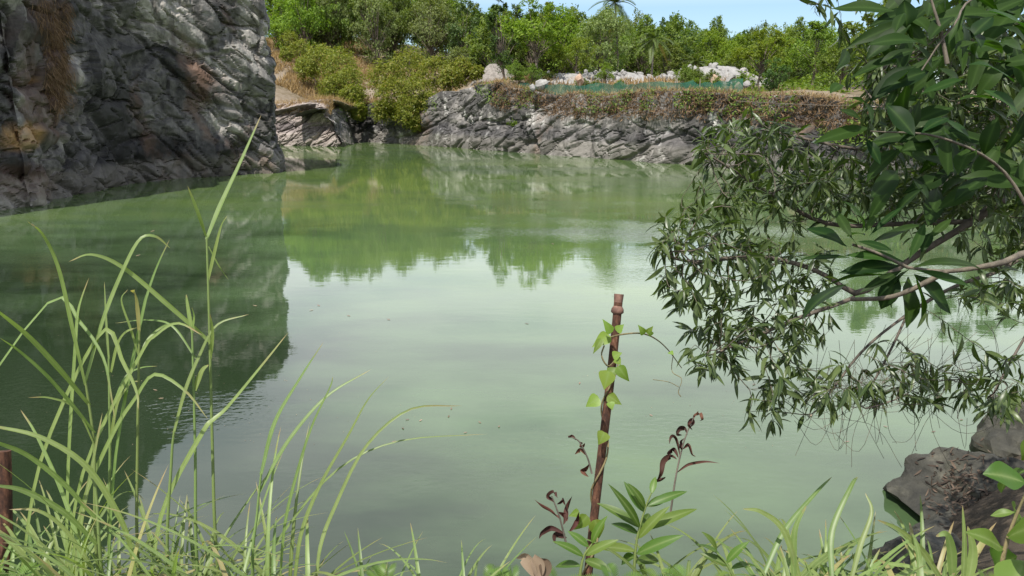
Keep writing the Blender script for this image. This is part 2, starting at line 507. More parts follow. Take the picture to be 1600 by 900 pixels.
def ground_z(X, Y):
    X, Y = np.asarray(X, float), np.asarray(Y, float)
    sh = X.shape; X = X.ravel(); Y = Y.ravel()
    best = np.full(len(X), 1e9); par = np.zeros((len(X), 5)); wsum = np.zeros(len(X))
    ds = []
    for i in range(NP_):
        a, b = PER[i], PER[(i + 1) % NP_]
        e = b[:2] - a[:2]
        t = np.clip(((X - a[0]) * e[0] + (Y - a[1]) * e[1]) / (e @ e), 0, 1)
        d = np.hypot(X - a[0] - t * e[0], Y - a[1] - t * e[1])
        q = a[2:][None] * (1 - t[:, None]) + b[2:][None] * t[:, None]
        ds.append((d, q))
        best = np.minimum(best, d)
    for d, q in ds:                                     # soft nearest segment, so hills blend
        w = np.exp(-np.clip((d - best) / (0.25 + 0.12 * best), 0, 50)) + 1e-12
        par += q * w[:, None]; wsum += w
    par /= wsum[:, None]
    H, S0, S1, pw, k = par.T
    t = np.clip((best - S0) / np.maximum(S1 - S0, .3), 0, 1)
    z = -0.5 + (H + 0.5) * (1 - (1 - t) ** pw)
    dh = np.clip(best - S1 - 3, 0, None)
    pxx = 800 + FPX * X / np.maximum(Y / 1.07, 1)          # only the left slope climbs steeply
    k = np.where(Y > 60, np.minimum(k, np.interp(pxx, [440, 560, 690, 760, 850, 1000], [.40, .40, .30, .13, .045, .03])), k)
    cap = 3 + 36 * np.clip(k, 0, .4)
    hill = cap * (1 - np.exp(-k * dh / cap))
    P = np.stack([X, Y, X * 0], -1)
    z = z + hill + fbm(P * 0.09, 3, 4) * np.clip(best - 2, 0, 12) * 0.14 + fbm(P * 0.7, 5, 3) * np.clip(best, 0, 1) * .14
    ins = inside(X, Y)
    z = np.where(ins, -0.5 - np.clip(best, 0, 3), z)
    return z.reshape(sh)

def gz(x, y): return float(ground_z(np.array([x]), np.array([y]))[0])

# ground: one sheet out to the horizon, finer round the pond
xs = np.concatenate([np.linspace(-3000, -260, 10), np.linspace(-240, -72, 20), np.linspace(-70, 60, 230), np.linspace(62, 240, 22), np.linspace(270, 3000, 10)])
ys = np.concatenate([np.linspace(-1500, -130, 8), np.linspace(-120, -14, 16), np.linspace(-12, 30, 110), np.linspace(30.6, 170, 200), np.linspace(174, 340, 24), np.linspace(380, 4500, 12)])
GX, GY = np.meshgrid(xs, ys, indexing='ij')
GZ = ground_z(GX, GY)
mb = MB(); mb.add(np.stack([GX, GY, GZ], -1).reshape(-1, 3), grid_faces(len(xs), len(ys)))
m, nt, out = newmat("quarry_ground")
v = mapped(nt, (1, 1, 1))
n1 = noise(nt, v, .12, 6, .6); n2 = noise(nt, v, 1.7, 8, .65); n3 = noise(nt, v, 9, 6, .7)
f = mth(nt, 'ADD', mth(nt, 'MULTIPLY', n1, .6), mth(nt, 'MULTIPLY', n2, .4))
c = ramp(nt, f, [(.36, (.09, .08, .05)), (.46, (.18, .145, .095)), (.54, (.25, .205, .155)), (.64, (.30, .25, .20))])
c = mixc(nt, mth(nt, 'MULTIPLY', n3, .6), c, (.10, .075, .05))
yy = nd(nt, "ShaderNodeSeparateXYZ", {0: nd(nt, "ShaderNodeNewGeometry").outputs["Position"]}).outputs[1]
nr_ = nd(nt, "ShaderNodeMapRange", {"Value": yy, "From Min": 14.0, "From Max": 24.0, "To Min": .85, "To Max": 0.0}).outputs[0]
c = mixc(nt, nr_, c, ramp(nt, n2, [(.35, (.022, .018, .013)), (.65, (.075, .058, .042))]))   # damp dark soil on the near bank
b = nd(nt, "ShaderNodeBump", {"Height": n2, "Strength": .6, "Distance": .2})
b2 = nd(nt, "ShaderNodeBump", {"Height": n3, "Strength": .6, "Distance": .05, "Normal": b.outputs[0]})
p = nd(nt, "ShaderNodeBsdfPrincipled", {"Base Color": c, "Roughness": .95, "Specular IOR Level": .1, "Normal": b2.outputs[0]})
nt.links.new(p.outputs[0], out.inputs[0])
M['ground'] = m
tag(mb.build("ground", m), kind="structure")

# ================================================================ water
m, nt, out = newmat("pond_water")
pos = nd(nt, "ShaderNodeNewGeometry").outputs["Position"]
big = noise(nt, mapped(nt, (.045, .07, 1)), 1.0, 4, .55)
patch = noise(nt, mapped(nt, (.25, .55, 1), (0, 0, .3)), 1.0, 5, .6)
fl = mth(nt, 'ADD', mth(nt, 'MULTIPLY', big, .7), mth(nt, 'MULTIPLY', patch, .3))
y_ = nd(nt, "ShaderNodeSeparateXYZ", {0: pos}).outputs[1]
# green base darkens towards the near bank: the reflection's dark end painted in
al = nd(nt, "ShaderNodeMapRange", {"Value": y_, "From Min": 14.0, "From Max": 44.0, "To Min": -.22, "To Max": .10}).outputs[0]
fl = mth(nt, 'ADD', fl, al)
# base colour painted dark inside the cliff's reflection, lighter green in the open
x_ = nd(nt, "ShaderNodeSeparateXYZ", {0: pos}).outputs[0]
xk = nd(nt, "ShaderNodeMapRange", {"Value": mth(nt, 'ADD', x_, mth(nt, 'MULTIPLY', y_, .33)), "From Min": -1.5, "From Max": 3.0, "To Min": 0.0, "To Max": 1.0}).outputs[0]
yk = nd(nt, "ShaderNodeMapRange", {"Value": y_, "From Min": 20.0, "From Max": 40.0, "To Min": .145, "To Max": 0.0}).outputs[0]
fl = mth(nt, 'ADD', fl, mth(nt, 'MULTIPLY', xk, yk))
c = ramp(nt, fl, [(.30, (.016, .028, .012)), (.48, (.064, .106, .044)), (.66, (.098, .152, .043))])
rip = noise(nt, mapped(nt, (.9, 2.6, 1)), 1.0, 3, .5)
rip2 = noise(nt, mapped(nt, (5.0, 9.0, 1)), 1.0, 2, .5)
gust = ramp(nt, noise(nt, mapped(nt, (.045, .11, 1), (0, 0, -.35)), 1.0, 3, .5), [(.53, (0, 0, 0)), (.66, (1, 1, 1))])
b1 = nd(nt, "ShaderNodeBump", {"Height": rip, "Strength": .025, "Distance": .06})
b2 = nd(nt, "ShaderNodeBump", {"Height": rip2, "Strength": mth(nt, 'ADD', mth(nt, 'MULTIPLY', gust, .22), .006), "Distance": .06, "Normal": b1.outputs[0]})
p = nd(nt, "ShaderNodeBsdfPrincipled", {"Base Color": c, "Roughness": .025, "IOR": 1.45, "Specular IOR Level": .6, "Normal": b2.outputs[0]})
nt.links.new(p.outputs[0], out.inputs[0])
wx = np.array([(x + (x - 0) * .0, y) for x, y in PER[:, :2]])
cen = wx.mean(0)
bm = bmesh.new()
# sheet slightly wider than the pond outline: it ends inside the banks
nr = []
for i in range(NP_):
    a, b_, c_ = wx[i - 1], wx[i], wx[(i + 1) % NP_]
    t = unit(c_ - a); n = np.array([-t[1], t[0]])
    if inside(np.array([b_[0] + n[0] * .4]), np.array([b_[1] + n[1] * .4]))[0]: n = -n
    nr.append(b_ + n * .9)
vsb = [bm.verts.new((x, y, 0)) for x, y in nr]
fc = bm.faces.new(vsb)
bmesh.ops.triangulate(bm, faces=[fc])
me = bpy.data.meshes.new("water")
bm.normal_update()
if bm.faces[:][0].normal.z < 0: bmesh.ops.reverse_faces(bm, faces=bm.faces[:])
bm.to_mesh(me); bm.free()
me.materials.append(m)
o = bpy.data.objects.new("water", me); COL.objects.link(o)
tag(o, kind="structure")

# ================================================================ rock faces
def fracture(P, amps, scales, dirm, stretch, seed):
    """broken-rock relief: tilted planar cells at several sizes. returns height and a tone per cell."""
    h = np.zeros(len(P)); tone = np.zeros(len(P)); tw = 0
    Q = P @ dirm.T
    Q = Q + np.stack([fbm(P * .5, seed + 31, 3), fbm(P * .5, seed + 37, 3), fbm(P * .5, seed + 41, 3)], -1) * .13
    for k, (a, s) in enumerate(zip(amps, scales)):
        if True:
            v, tn, gap = pyramids(Q / (np.array(stretch) * s) + 7.3 * k, seed + 100 * k)
            h += a * v - (.30 * a if k < 3 else 0) * (1 - smoothstep(0, .12, gap)) * (tn > .25); tone += tn / (k + 1); tw += 1 / (k + 1)
            continue
        off, rr, edge = voro(Q / (np.array(stretch) * s), seed + 100 * k)
        tilt = (rr[1] - .5) * off[:, 0] * 1.7 + (rr[2] - .5) * off[:, 2] * 1.7 + (rr[3] - .5) * off[:, 1] * 1.2
        h += a * ((rr[0] - .5) + tilt)
        h -= a * .35 * (1 - smoothstep(0, .09, edge))
        tone += rr[3] * (1 / (k + 1)); tw += 1 / (k + 1)
    return h, tone / tw

def wall_strip(idx, n_s, n_v, setback, flange, dirm, stretch, amps, scales, seed, top_noise=.5, capfrac=.2, wob=.6, nk=9, zs=.06):
    pts = PER[idx]
    C = catmull(pts[:, :3], n_s * 3)
    L = np.concatenate([[0], np.cumsum(np.hypot(*np.diff(C[:, :2], axis=0).T))])
    u = np.linspace(0, L[-1], n_s)
    C = np.stack([np.interp(u, L, C[:, k]) for k in range(3)], -1)
    T = unit(np.gradient(C[:, :2], axis=0))
    ker = np.ones(nk) / nk
    T = unit(np.stack([np.convolve(np.pad(T[:, k], nk // 2, mode='edge'), ker, 'valid') for k in range(2)], -1))
    Nn = np.stack([-T[:, 1], T[:, 0]], -1)
    mid = n_s // 2
    ii = np.arange(5, n_s - 5, 3)
    if inside(C[ii, 0] + Nn[ii, 0] * 2, C[ii, 1] + Nn[ii, 1] * 2).mean() > .5: Nn = -Nn
    v = np.linspace(0, 1, n_v)
    vf = 1 - capfrac
    H = C[:, 2] + fbm(np.stack([u * .22, u * 0, u * 0 + seed], -1), seed, 4) * top_noise * 2
    zz = np.where(v[None] < vf, -1.2 + (H[:, None] + 1.2) * (v[None] / vf), H[:, None] - ((v[None] - vf) / capfrac) ** 2 * .9)
    sb = np.where(v < vf, setback * (v / vf) ** 1.3, setback + (v - vf) / capfrac * flange)
    P = np.zeros((n_s, n_v, 3))
    P[..., 0] = C[:, None, 0] + Nn[:, None, 0] * sb[None]
    P[..., 1] = C[:, None, 1] + Nn[:, None, 1] * sb[None]
    P[..., 2] = zz
    F_ = P.reshape(-1, 3)
    h, tone = fracture(F_, amps, scales, dirm, stretch, seed)
    h = h - h.mean()
    h = h + fbm(F_ * .16, seed + 3, 3) * wob * 2 + fbm(F_ * 3.1, seed + 4, 3) * .035
    h = h.reshape(n_s, n_v)
    out_ = np.where(v < vf, 1.0, 1 - (v - vf) / capfrac)[None]
    side = np.concatenate([Nn, np.zeros((n_s, 1))], 1)
    hz = h * out_
    P[..., :2] -= side[:, None, :2] * hz[..., None]
    P[..., 2] += np.where(v >= vf - .1, 1, 0)[None] * h * .35
    # facets catch light along the beds too
    P[..., 2] += (h * zs) * (v[None] > .08) * (v[None] < vf)
    mb = MB(); mb.add(P.reshape(-1, 3), grid_faces(n_s, n_v), tone=tone)
    return mb, P, Nn

def rotm(ax, ay, az):
    cx, sx, cy, sy, cz, sz = math.cos(ax), math.sin(ax), math.cos(ay), math.sin(ay), math.cos(az), math.sin(az)
    return np.array([[cz, -sz, 0], [sz, cz, 0], [0, 0, 1]]) @ np.array([[cy, 0, sy], [0, 1, 0], [-sy, 0, cy]]) @ np.array([[1, 0, 0], [0, cx, -sx], [0, sx, cx]])

# tall face on the left: slabs dipping to the right
cl_i = list(range(2, 16))
mbc, CLP, CLN = wall_strip(cl_i, 620, 340, 0.15, 5.0, rotm(.25, R(-40), .2), (2.0, 1.1, .95), (.60, .85, .46, .12), (4.6, 2.3, 1.1, .5), 11, top_noise=.35, wob=.15)
q_ = CLP.reshape(-1, 3)
def near_(px, py, depth, sx, sz):
    p = at(px, py, depth)
    d = ((q_[:, 0] - p[0]) ** 2 + (q_[:, 1] - p[1]) ** 2) / sx ** 2 + (q_[:, 2] - p[2]) ** 2 / sz ** 2
    return np.clip(1.5 - d + fbm(q_ * .5, 77, 4) * 1.6, 0, 1)
mbc.A['brown'] = [np.maximum.reduce([near_(90, 90, 42, 2.2, 3.4), near_(45, 150, 40, 1.8, 2.4) * .8, near_(30, 285, 39, 3.0, .9), near_(20, 60, 39, 1.6, 3.5) * .6])]
mbc.A['yellow'] = [np.maximum(near_(8, 215, 39, 1.5, .8), near_(30, 125, 40, .8, .25) * .5)]
tag(mbc.build("cliff_face", M['cliff'], smooth=False), kind="structure")
lr_i = list(range(15, 20))
mbl, LRP, LRN = wall_strip(lr_i, 230, 110, 3.2, 7.0, rotm(.3, R(30), .5), (1.9, 1.2, .8), (.9, .6, .3, .14), (2.4, 1.1, .55, .27), 23, top_noise=.5, wob=.3, nk=61)
tag(mbl.build("pale_rock_bank", M['pink_rock'], smooth=False), kind="structure")
fw_i = list(range(18, 33))
mbf, FWP, FWN = wall_strip(fw_i, 520, 130, 1.6, 4.0, rotm(.2, R(20), .4), (2.0, 1.2, 1.2), (.9, .55, .30, .10), (3.8, 1.9, .9, .4), 37, top_noise=.3, wob=.5)
tag(mbf.build("far_rock_wall", M['far_rock'], smooth=False), kind="structure")

# ================================================================ loose rocks
def rock_mesh(name, mat, seed, sub=3, planes=16, rough=.06, squash=(1, 1, .8)):
    r = np.random.default_rng(seed)
    bm = bmesh.new()
    bmesh.ops.create_icosphere(bm, subdivisions=sub, radius=1)
    V = np.array([v.co[:] for v in bm.verts])
    N = unit(r.normal(size=(planes, 3))); d = r.uniform(.62, .95, planes)
    q = V @ N.T
    rad = np.min(np.where(q > .05, d[None] / np.maximum(q, .05), 9), 1)
    rad = np.minimum(rad, 1.25) + fbm(V * 2.2 + seed, seed, 4) * rough * 2 + (np.abs(vnoise(V * 5 + seed, seed + 2)) - .3) * rough * .5
    V = V * rad[:, None] * np.array(squash)
    for v, c in zip(bm.verts, V): v.co = c
    me = bpy.data.meshes.new(name)
    bm.to_mesh(me); bm.free()
    a = me.attributes.new("tone", 'FLOAT', 'POINT')
    a.data.foreach_set("value", (0.5 + 0.5 * fbm(V * 1.5 + 7, seed + 5, 2)).astype(np.float32))
    me.materials.append(mat)
    return me

def put(name, me, loc, rot, scl, label, cat, group=None):
    o = bpy.data.objects.new(name, me)
    o.location = tuple(map(float, loc)); o.rotation_euler = rot
    o.scale = (scl, scl, scl) if np.isscalar(scl) else scl
    COL.objects.link(o)
    return tag(o, label, cat, group)

def far_xy(px, depth):
    p = at(px, 200, depth); return p[0], p[1]

# ================================================================ far vegetation
LF = {
 'bright': leaf_mat("bright_leaf", (.09, .15, .018), (.19, .25, .03), .38, .55, .2, objvar=.12),
 'mid':    leaf_mat("mid_leaf", (.078, .130, .022), (.17, .22, .042), .38, .55, .25, objvar=.22),
 'dark':   leaf_mat("dark_leaf", (.036, .074, .018), (.095, .145, .033), .30, .5, .3, objvar=.15),
 'pale':   leaf_mat("pale_leaf", (.10, .14, .045), (.20, .235, .085), .30, .6, .2, objvar=.15),
 'olive':  leaf_mat("olive_bush_leaf", (.11, .15, .020), (.23, .25, .040), .35, .5, .25, yellow=(.25, .20, .05), objvar=.1),
 'palm':   leaf_mat("palm_leaf", (.06, .10, .025), (.13, .17, .05), .3, .45, .3, yellow=(.30, .22, .09), objvar=.15),
}

def leaf_cards(mb, C, outd, size, r, flat=.6):
    """rhombic leaf sprays, each bent once along its length"""
    n = len(C)
    Nn = unit(outd * (1 - flat) + np.array([0, 0, 1.0]) * flat + r.normal(size=(n, 3)) * .55)
    Dd = unit(np.cross(Nn, r.normal(size=(n, 3))))
    S = np.cross(Dd, Nn)
    l = size * r.uniform(.6, 1.35, n)[:, None]; w = l * r.uniform(.28, .5, (n, 1))
    V = np.stack([C - Dd * l * .5, C - S * w * .5 + Nn * l * .07, C + Dd * l * .5 - Nn * l * .1, C + S * w * .5 + Nn * l * .07], 1)
    mb.add(V.reshape(-1, 3), np.arange(n * 4).reshape(n, 4), rnd=np.repeat(r.random(n), 4))

def crown_tree(kind, seed, h, cw, base, n_leaf, n_blob, size, flat=.6, ell=(1, 1, .7), drape=False, gap=.0):
    """trunk and crown meshes of one tree, foot at the origin; leafy twigs grouped in many uneven sprays"""
    r = np.random.default_rng(seed)
    tr, cr = MB(), MB()
    lean = r.normal(size=2) * .05 * h
    top = np.array([lean[0], lean[1], base + (h - base) * .55])
    if h > 3:
        tube(tr, [(0, 0, -.6), (lean[0] * .2 + r.normal() * .1, lean[1] * .2, base * .6), tuple(top)], [.022 * h, .016 * h, .006 * h], 7, 9)
    # blob centres fill an egg-shaped envelope
    blobs = []
    while len(blobs) < n_blob:
        p = r.uniform(-1, 1, 3)
        q = np.linalg.norm(p)
        if q > 1 or q < .25: continue
        zf = (p[2] + 1) / 2
        wfac = math.sin(math.pi * min(max(zf * .80 + .16, 0), 1)) ** .7
        c = np.array([p[0] * cw * .5 * wfac, p[1] * cw * .5 * wfac, base + (h - base) * (.06 + .86 * zf)])
        c[:2] += lean * zf
        blobs.append((c, r.uniform(.10, .22) * cw * (1.15 - .4 * zf)))
    per = n_leaf // n_blob
    for c, br in blobs:
        st = np.array([lean[0] * .4, lean[1] * .4, base * .75 + (c[2] - base) * .45 * r.uniform(.3, 1)])
        if h > 3:
            tube(tr, [st, st * .45 + c * .55 + np.array([0, 0, .08 * h * r.uniform(-.3, 1)]) * .5, c], [.008 * h, .004 * h, .0015 * h], 4, 6)
        n = int(per * r.uniform(.7, 1.3))
        # sprays: twigs that leave the blob centre, leaves strung along them
        nt_ = max(3, n // 14)
        d = unit(r.normal(size=(nt_, 3)) + np.array([0, 0, .25]))
        k = r.integers(0, nt_, n)
        t = r.uniform(.25, 1.05, n) ** .6
        P = c + d[k] * (t * br)[:, None] * np.array(ell) + r.normal(size=(n, 3)) * br * .14
        P[:, 2] -= (t ** 2) * br * .18
        g = fbm(P * (2.2 / br) * .4 + seed, seed, 2)
        keep = g > -.28 + gap
        P = P[keep]
        leaf_cards(cr, P, unit(P - c + (c - np.array([0, 0, base + (h - base) * .4])) * .6), size, r, flat)
    return (tr.mesh("trunk", M['bark']) if h > 3 else None), cr.mesh("crown", LF[kind])

def palm_meshes(seed, h, fl=3.6, n_fr=20):
    r = np.random.default_rng(seed)
    tr, cr = MB(), MB()
    b = r.normal(size=2) * .08 * h
    P = [(0, 0, -.5), (b[0] * .2, b[1] * .2, h * .35), (b[0] * .6, b[1] * .6, h * .7), (b[0], b[1], h)]
    tube(tr, P, [.19, .14, .12, .11], 8, 12)
    top = np.array([b[0], b[1], h])
    for i in range(n_fr):
        az = i * 2.399 + r.normal() * .15
        el = np.interp(i / (n_fr - 1), [0, .55, 1], [1.2, .35, -.75]) + r.normal() * .1
        d = np.array([math.cos(az) * math.cos(el), math.sin(az) * math.cos(el), math.sin(el)])
        L = fl * r.uniform(.8, 1.1)
        t = np.linspace(0, 1, 36)
        droop = np.array([0, 0, -1.0]) * (t ** 2)[:, None] * L * (.42 + .2 * math.cos(el))
        C = top + d * (t * L)[:, None] + droop
        tube(cr, C[::7], [.035, .02, .008], 4, 8, rnd=.97 if i > n_fr - 2 else .6)
        T = unit(np.gradient(C, axis=0))
        S = unit(np.cross(T, np.array([0, 0, 1.0]) + d * .01))
        for sgn in (-1, 1):
            dd = unit(S * sgn + T * .55 + np.array([0, 0, -.35]))
            ll = np.interp(t, [0, .12, .5, 1], [.15, .7, .85, .2]) * (fl / 3.6)
            leaves(cr, C[2:], dd[2:], np.cross(dd[2:], T[2:]) * -sgn + np.array([0, 0, .01]), ll[2:], .055, .5, 0.1, 2, prof_lance,
                   rnd=np.full(34, .99 if i > n_fr - 2 else r.uniform(.1, .9)))
    return tr.mesh("trunk", M['bark_palm']), cr.mesh("crown", LF['palm'])

PROTO = {
 'bright0': crown_tree('bright', 101, 8.5, 7.2, 2.2, 5200, 26, .34, .65),
 'bright1': crown_tree('bright', 102, 7.2, 7.8, 1.4, 5600, 28, .32, .65),
 'mid0': crown_tree('mid', 103, 8.0, 6.0, 1.6, 4600, 24, .33),
 'mid1': crown_tree('mid', 104, 9.5, 6.6, 2.0, 5000, 26, .34),
 'mid2': crown_tree('mid', 105, 6.5, 6.4, 1.0, 4600, 24, .31),
 'dark0': crown_tree('dark', 106, 9.0, 6.2, 1.6, 5000, 26, .34),
 'dark1': crown_tree('dark', 107, 10.5, 4.0, 1.5, 4200, 22, .36, .35, (1, 1, 1.0)),
 'pale0': crown_tree('pale', 108, 9.5, 8.0, 1.6, 5200, 34, .30, .45, (1, 1, .9), gap=.06),
 'pale1': crown_tree('pale', 109, 8.0, 7.0, 1.2, 4600, 30, .30, .45, (1, 1, .9), gap=.06),
 'olive0': crown_tree('olive', 110, 2.9, 5.0, .1, 3600, 22, .24, .5, (1, 1, .8)),
 'olive1': crown_tree('olive', 111, 2.6, 4.2, .1, 3000, 18, .24, .5, (1, 1, .8)),
 'wood0': crown_tree('mid', 121, 8.0, 6.8, .5, 6500, 34, .34), 'wood1': crown_tree('dark', 122, 8.0, 6.4, .4, 6000, 32, .34),
 'wood2': crown_tree('mid', 123, 7.0, 6.8, .3, 6500, 34, .32), 'wood3': crown_tree('bright', 124, 8.0, 7.0, .5, 6000, 32, .33),
 'wood4': crown_tree('pale', 125, 8.0, 7.2, .4, 6200, 36, .30, .45, (1, 1, .9)),
 'palm0': palm_meshes(112, 8.0), 'palm1': palm_meshes(113, 6.5, 3.2), 'palm2': palm_meshes(114, 9.5, 3.9),
}

def grow(proto, name, x, y, scl, label, cat, group=None, rz=None, z=None, sz=1.0, mats=None):
    z = gz(x, y) - .1 if z is None else z
    root = empty(name, (x, y, z), label, cat, group)
    root.rotation_euler[2] = rng.uniform(0, 6.28) if rz is None else rz
    root.scale = (scl, scl, scl * sz)
    for part, me in zip(("trunk", "crown"), PROTO[proto]):
        if me is None: continue
        o = bpy.data.objects.new(part, me)
        o.parent = root
        COL.objects.link(o)
    return root

def at_px(px, depth):
    return (px - 800) / FPX * depth * 1.0, depth * CP + .1 * depth

# named trees, each where the photograph shows it
NAMED = [
 ('bright0', 'broad_tree', 842, 84, 1.12, 'bright light green spreading tree standing alone just behind the green net', 'tree', 1.0),
 ('bright1', 'broad_tree', 900, 88, .80, 'smaller light green tree leaning against the right side of the tall spreading one', 'tree', 1.0),
 ('dark1', 'slender_tree', 790, 92, 1.0, 'tall dark narrow tree left of the bright spreading tree, rising into the sky', 'tree', 1.05),
 ('pale0', 'airy_tree', 668, 128, 1.25, 'large pale grey-green airy tree on the slope above the draped bush', 'tree', 1.05),
 ('pale1', 'airy_tree', 600, 134, 1.35, 'pale loose tree on the slope left of the largest airy tree', 'tree', 1.1),
 ('pale1', 'airy_tree', 716, 118, .75, 'small pale tree near the sky gap left of the tall dark tree', 'tree', .9),
 ('wood3', 'broad_tree', 440, 126, 1.15, 'light green tree standing right at the cliff edge, partly cut off by the rock', 'tree', 1.05),
 ('wood2', 'broad_tree', 428, 134, 1.3, 'mid green tree on the slope behind the cliff edge', 'tree', 1.1),
 ('wood4', 'airy_tree', 500, 131, 1.1, 'pale green tree on the slope between the cliff and the coconut palm', 'tree', 1.0),
 ('bright1', 'broad_tree', 462, 138, .9, 'yellow-green tree at the cliff edge on top of the left slope', 'tree', 1.0),
 ('bright0', 'broad_tree', 1198, 76, .82, 'yellow-green rounded tree at the right end of the stone heap', 'tree', .95),
 ('bright1', 'broad_tree', 1245, 84, .85, 'light green tree directly behind the right end of the green net', 'tree', 1.0),
 ('mid0', 'broad_tree', 1288, 78, .95, 'mid green upright tree right of the yellow-green rounded tree', 'tree', 1.0),
 ('dark0', 'broad_tree', 1228, 70, .48, 'dark low shady tree under the yellow-green rounded tree', 'tree', .9),
 ('mid2', 'broad_tree', 1335, 72, .8, 'bushy green tree at the far right end of the rock wall', 'tree', 1.0),
 ('palm0', 'coconut_palm', 490, 136, .95, 'coconut palm with hanging fronds on the left slope beside the cliff', 'palm', 1.0),
 ('palm2', 'coconut_palm', 972, 100, 1.0, 'tallest coconut palm breaking the skyline above the stone heap', 'palm', 1.10),
 ('palm0', 'coconut_palm', 1026, 95, .85, 'coconut palm with wide drooping fronds in the middle of the green slope', 'palm', .9),
 ('palm1', 'coconut_palm', 1098, 92, .75, 'short coconut palm rising right behind the right part of the stone heap', 'palm', .8),
 ('palm1', 'coconut_palm', 912, 116, 1.2, 'coconut palm half hidden behind the bright spreading tree', 'palm', 1.15),
 ('palm0', 'coconut_palm', 735, 124, .6, 'small coconut palm left of the gravel heap', 'palm', .7),
 ('palm1', 'coconut_palm', 1158, 128, .95, 'distant coconut palm on the skyline to the right', 'palm', 1.0),
]
for pr, nm, px, dp, sc, lab, cat, sz in NAMED:
    x, y = at_px(px, dp)
    grow(pr, nm, x, y, sc, lab, cat, sz=sz)

# bushes on the far bank
def bush(name, spots, label, seed, mat='olive', n=9000, size=.24):
    r = np.random.default_rng(seed)
    c0 = np.mean([s[:3] for s in spots], 0)
    mbx, st = MB(), MB()
    per = n // sum(1 for _ in spots)
    for x, y, z, br in spots:
        c = np.array([x, y, z])
        nt_ = per // 12
        d = unit(r.normal(size=(nt_, 3)) + np.array([0, -.25, .3]))
        k = r.integers(0, nt_, per); t = r.uniform(.3, 1.06, per) ** .5
        P = c + d[k] * (t * br * (r.uniform(.75, 1.15, nt_)[k]))[:, None] + r.normal(size=(per, 3)) * br * .08
        P[:, 2] -= t ** 2 * .2 * br
        P = P[fbm(P * 1.1, seed, 3) > -.3]
        leaf_cards(mbx, P, unit(P - c), size, r, .45)
        for q in range(5):
            tube(st, [c0 * .3 + c * .7 + np.array([0, 0, -br * .9]), c, c + d[q] * br * .9], [.05, .03, .01], 4, 5)
    root = empty(name, (c0[0], c0[1], min(s[2] - s[3] for s in spots)), label, 'bush')
    st.build("branches", M['bark'], root)
    mbx.build("foliage", LF[mat], root)
    return root

def spot(px, py, depth, r): return (*at(px, py, depth), r)
bush('creeper_bush', [spot(600, 118, 99.5, 2.24), spot(640, 105, 101.5, 2.69), spot(680, 112, 99.5, 2.35), spot(720, 108, 98.5, 1.68), spot(615, 145, 97.5, 2.24),
     spot(650, 145, 97, 2.46), spot(600, 172, 98.5, 1.46), spot(640, 172, 96.5, 2.02), spot(672, 160, 96.5, 1.57), spot(705, 120, 96.5, 1.46), spot(745, 112, 97.5, 0.90), spot(652, 190, 96.5, 1.01)],
     'large yellow-green bush draped over the middle of the far rock wall', 201, n=42000, size=.30)
bush('leafy_bush', [spot(452, 62, 122, 1.5), spot(470, 75, 120, 1.6), spot(448, 84, 118, 1.1)],
     'low yellow-green bush beside the cliff edge, left of the rounded bush', 203, n=6000, size=.28)
bush('leafy_bush', [spot(500, 92, 110, 2.46), spot(530, 100, 108, 2.69), spot(480, 105, 112, 1.79), spot(545, 125, 106, 2.24), spot(520, 135, 107, 2.02), spot(552, 150, 104, 1.79), spot(560, 172, 102, 1.12)],
     'smaller rounded bush left of the draped bush, above the pale rocks', 202, n=26000, size=.30)

# the rest of the wood on the hill behind
pool = ['wood0', 'wood1', 'wood2', 'wood0', 'wood3', 'wood2', 'wood1', 'wood4']
PH = {'wood0': 7.6, 'wood1': 7.6, 'wood2': 6.7, 'wood3': 7.6, 'wood4': 7.6}
zone_lab = {
 0: 'tree of mixed height in the wood on the steep slope left of the gravel heap',
 1: 'tree in the dense green wood on the hill behind the stone heap',
 2: 'tree in the lower wood on the skyline at the right end of the far bank',
}
rw = np.random.default_rng(55)
cnt = 0
for dp in (96, 103, 111, 120, 130, 141, 154, 170, 190):
    step = 3.7 + (dp - 95) * .025
    x0, x1 = (430 - 800) / FPX * dp, (1440 - 800) / FPX * dp
    nx = int((x1 - x0) / step)
    for i in range(nx):
        x = x0 + (i + rw.uniform(.0, 1.)) * step; y = dp * 1.07 + rw.uniform(-4, 4)
        px = 800 + x * FPX / dp
        if dp < 125 and 478 < px < 770: continue
        if dp < 112 and px < 770: continue              # open slope and gravel on the left
        if dp < 101 and px < 1150: continue
        # skyline of the photograph sets how tall each may be
        sky = np.interp(px, [430, 560, 640, 690, 715, 742, 765, 790, 860, 920, 950, 1000, 1060, 1120, 1160, 1230, 1290, 1340, 1420],
                            [-40, -50, -75, -55, 0, 14, 10, -5, 5, 14, 4, 8, 34, 42, 56, 50, 42, 56, 60])
        row = np.interp(dp, [96, 115, 140, 190], [26, 8, -4, -4])     # nearer rows stay below the skyline
        if any(abs(px - q) < wq and dp < 118 for q, wq in ((972, 26), (1026, 30), (1098, 22))): continue
        g = gz(x, y)
        ztop = at(px, sky + row + rw.uniform(-22, 14), dp)[2]
        hgt = ztop - g
        if hgt < 1.5: continue
        pr = pool[rw.integers(len(pool))]
        if px < 720 and rw.random() < .5: pr = 'wood4'
        hgt = min(hgt, 13)
        zn = 0 if px < 770 else (1 if px < 1140 else 2)
        sc = min(max(hgt / PH[pr], .62), 1.2)
        grow(pr, 'wood_tree', x, y, sc, zone_lab[zn], 'tree', ['trees on the left slope', 'trees on the hill behind the stones', 'trees at the right of the far bank'][zn], sz=(hgt / PH[pr]) / sc)
        cnt += 1
print("wood trees", cnt)
rs_ = np.random.default_rng(77)
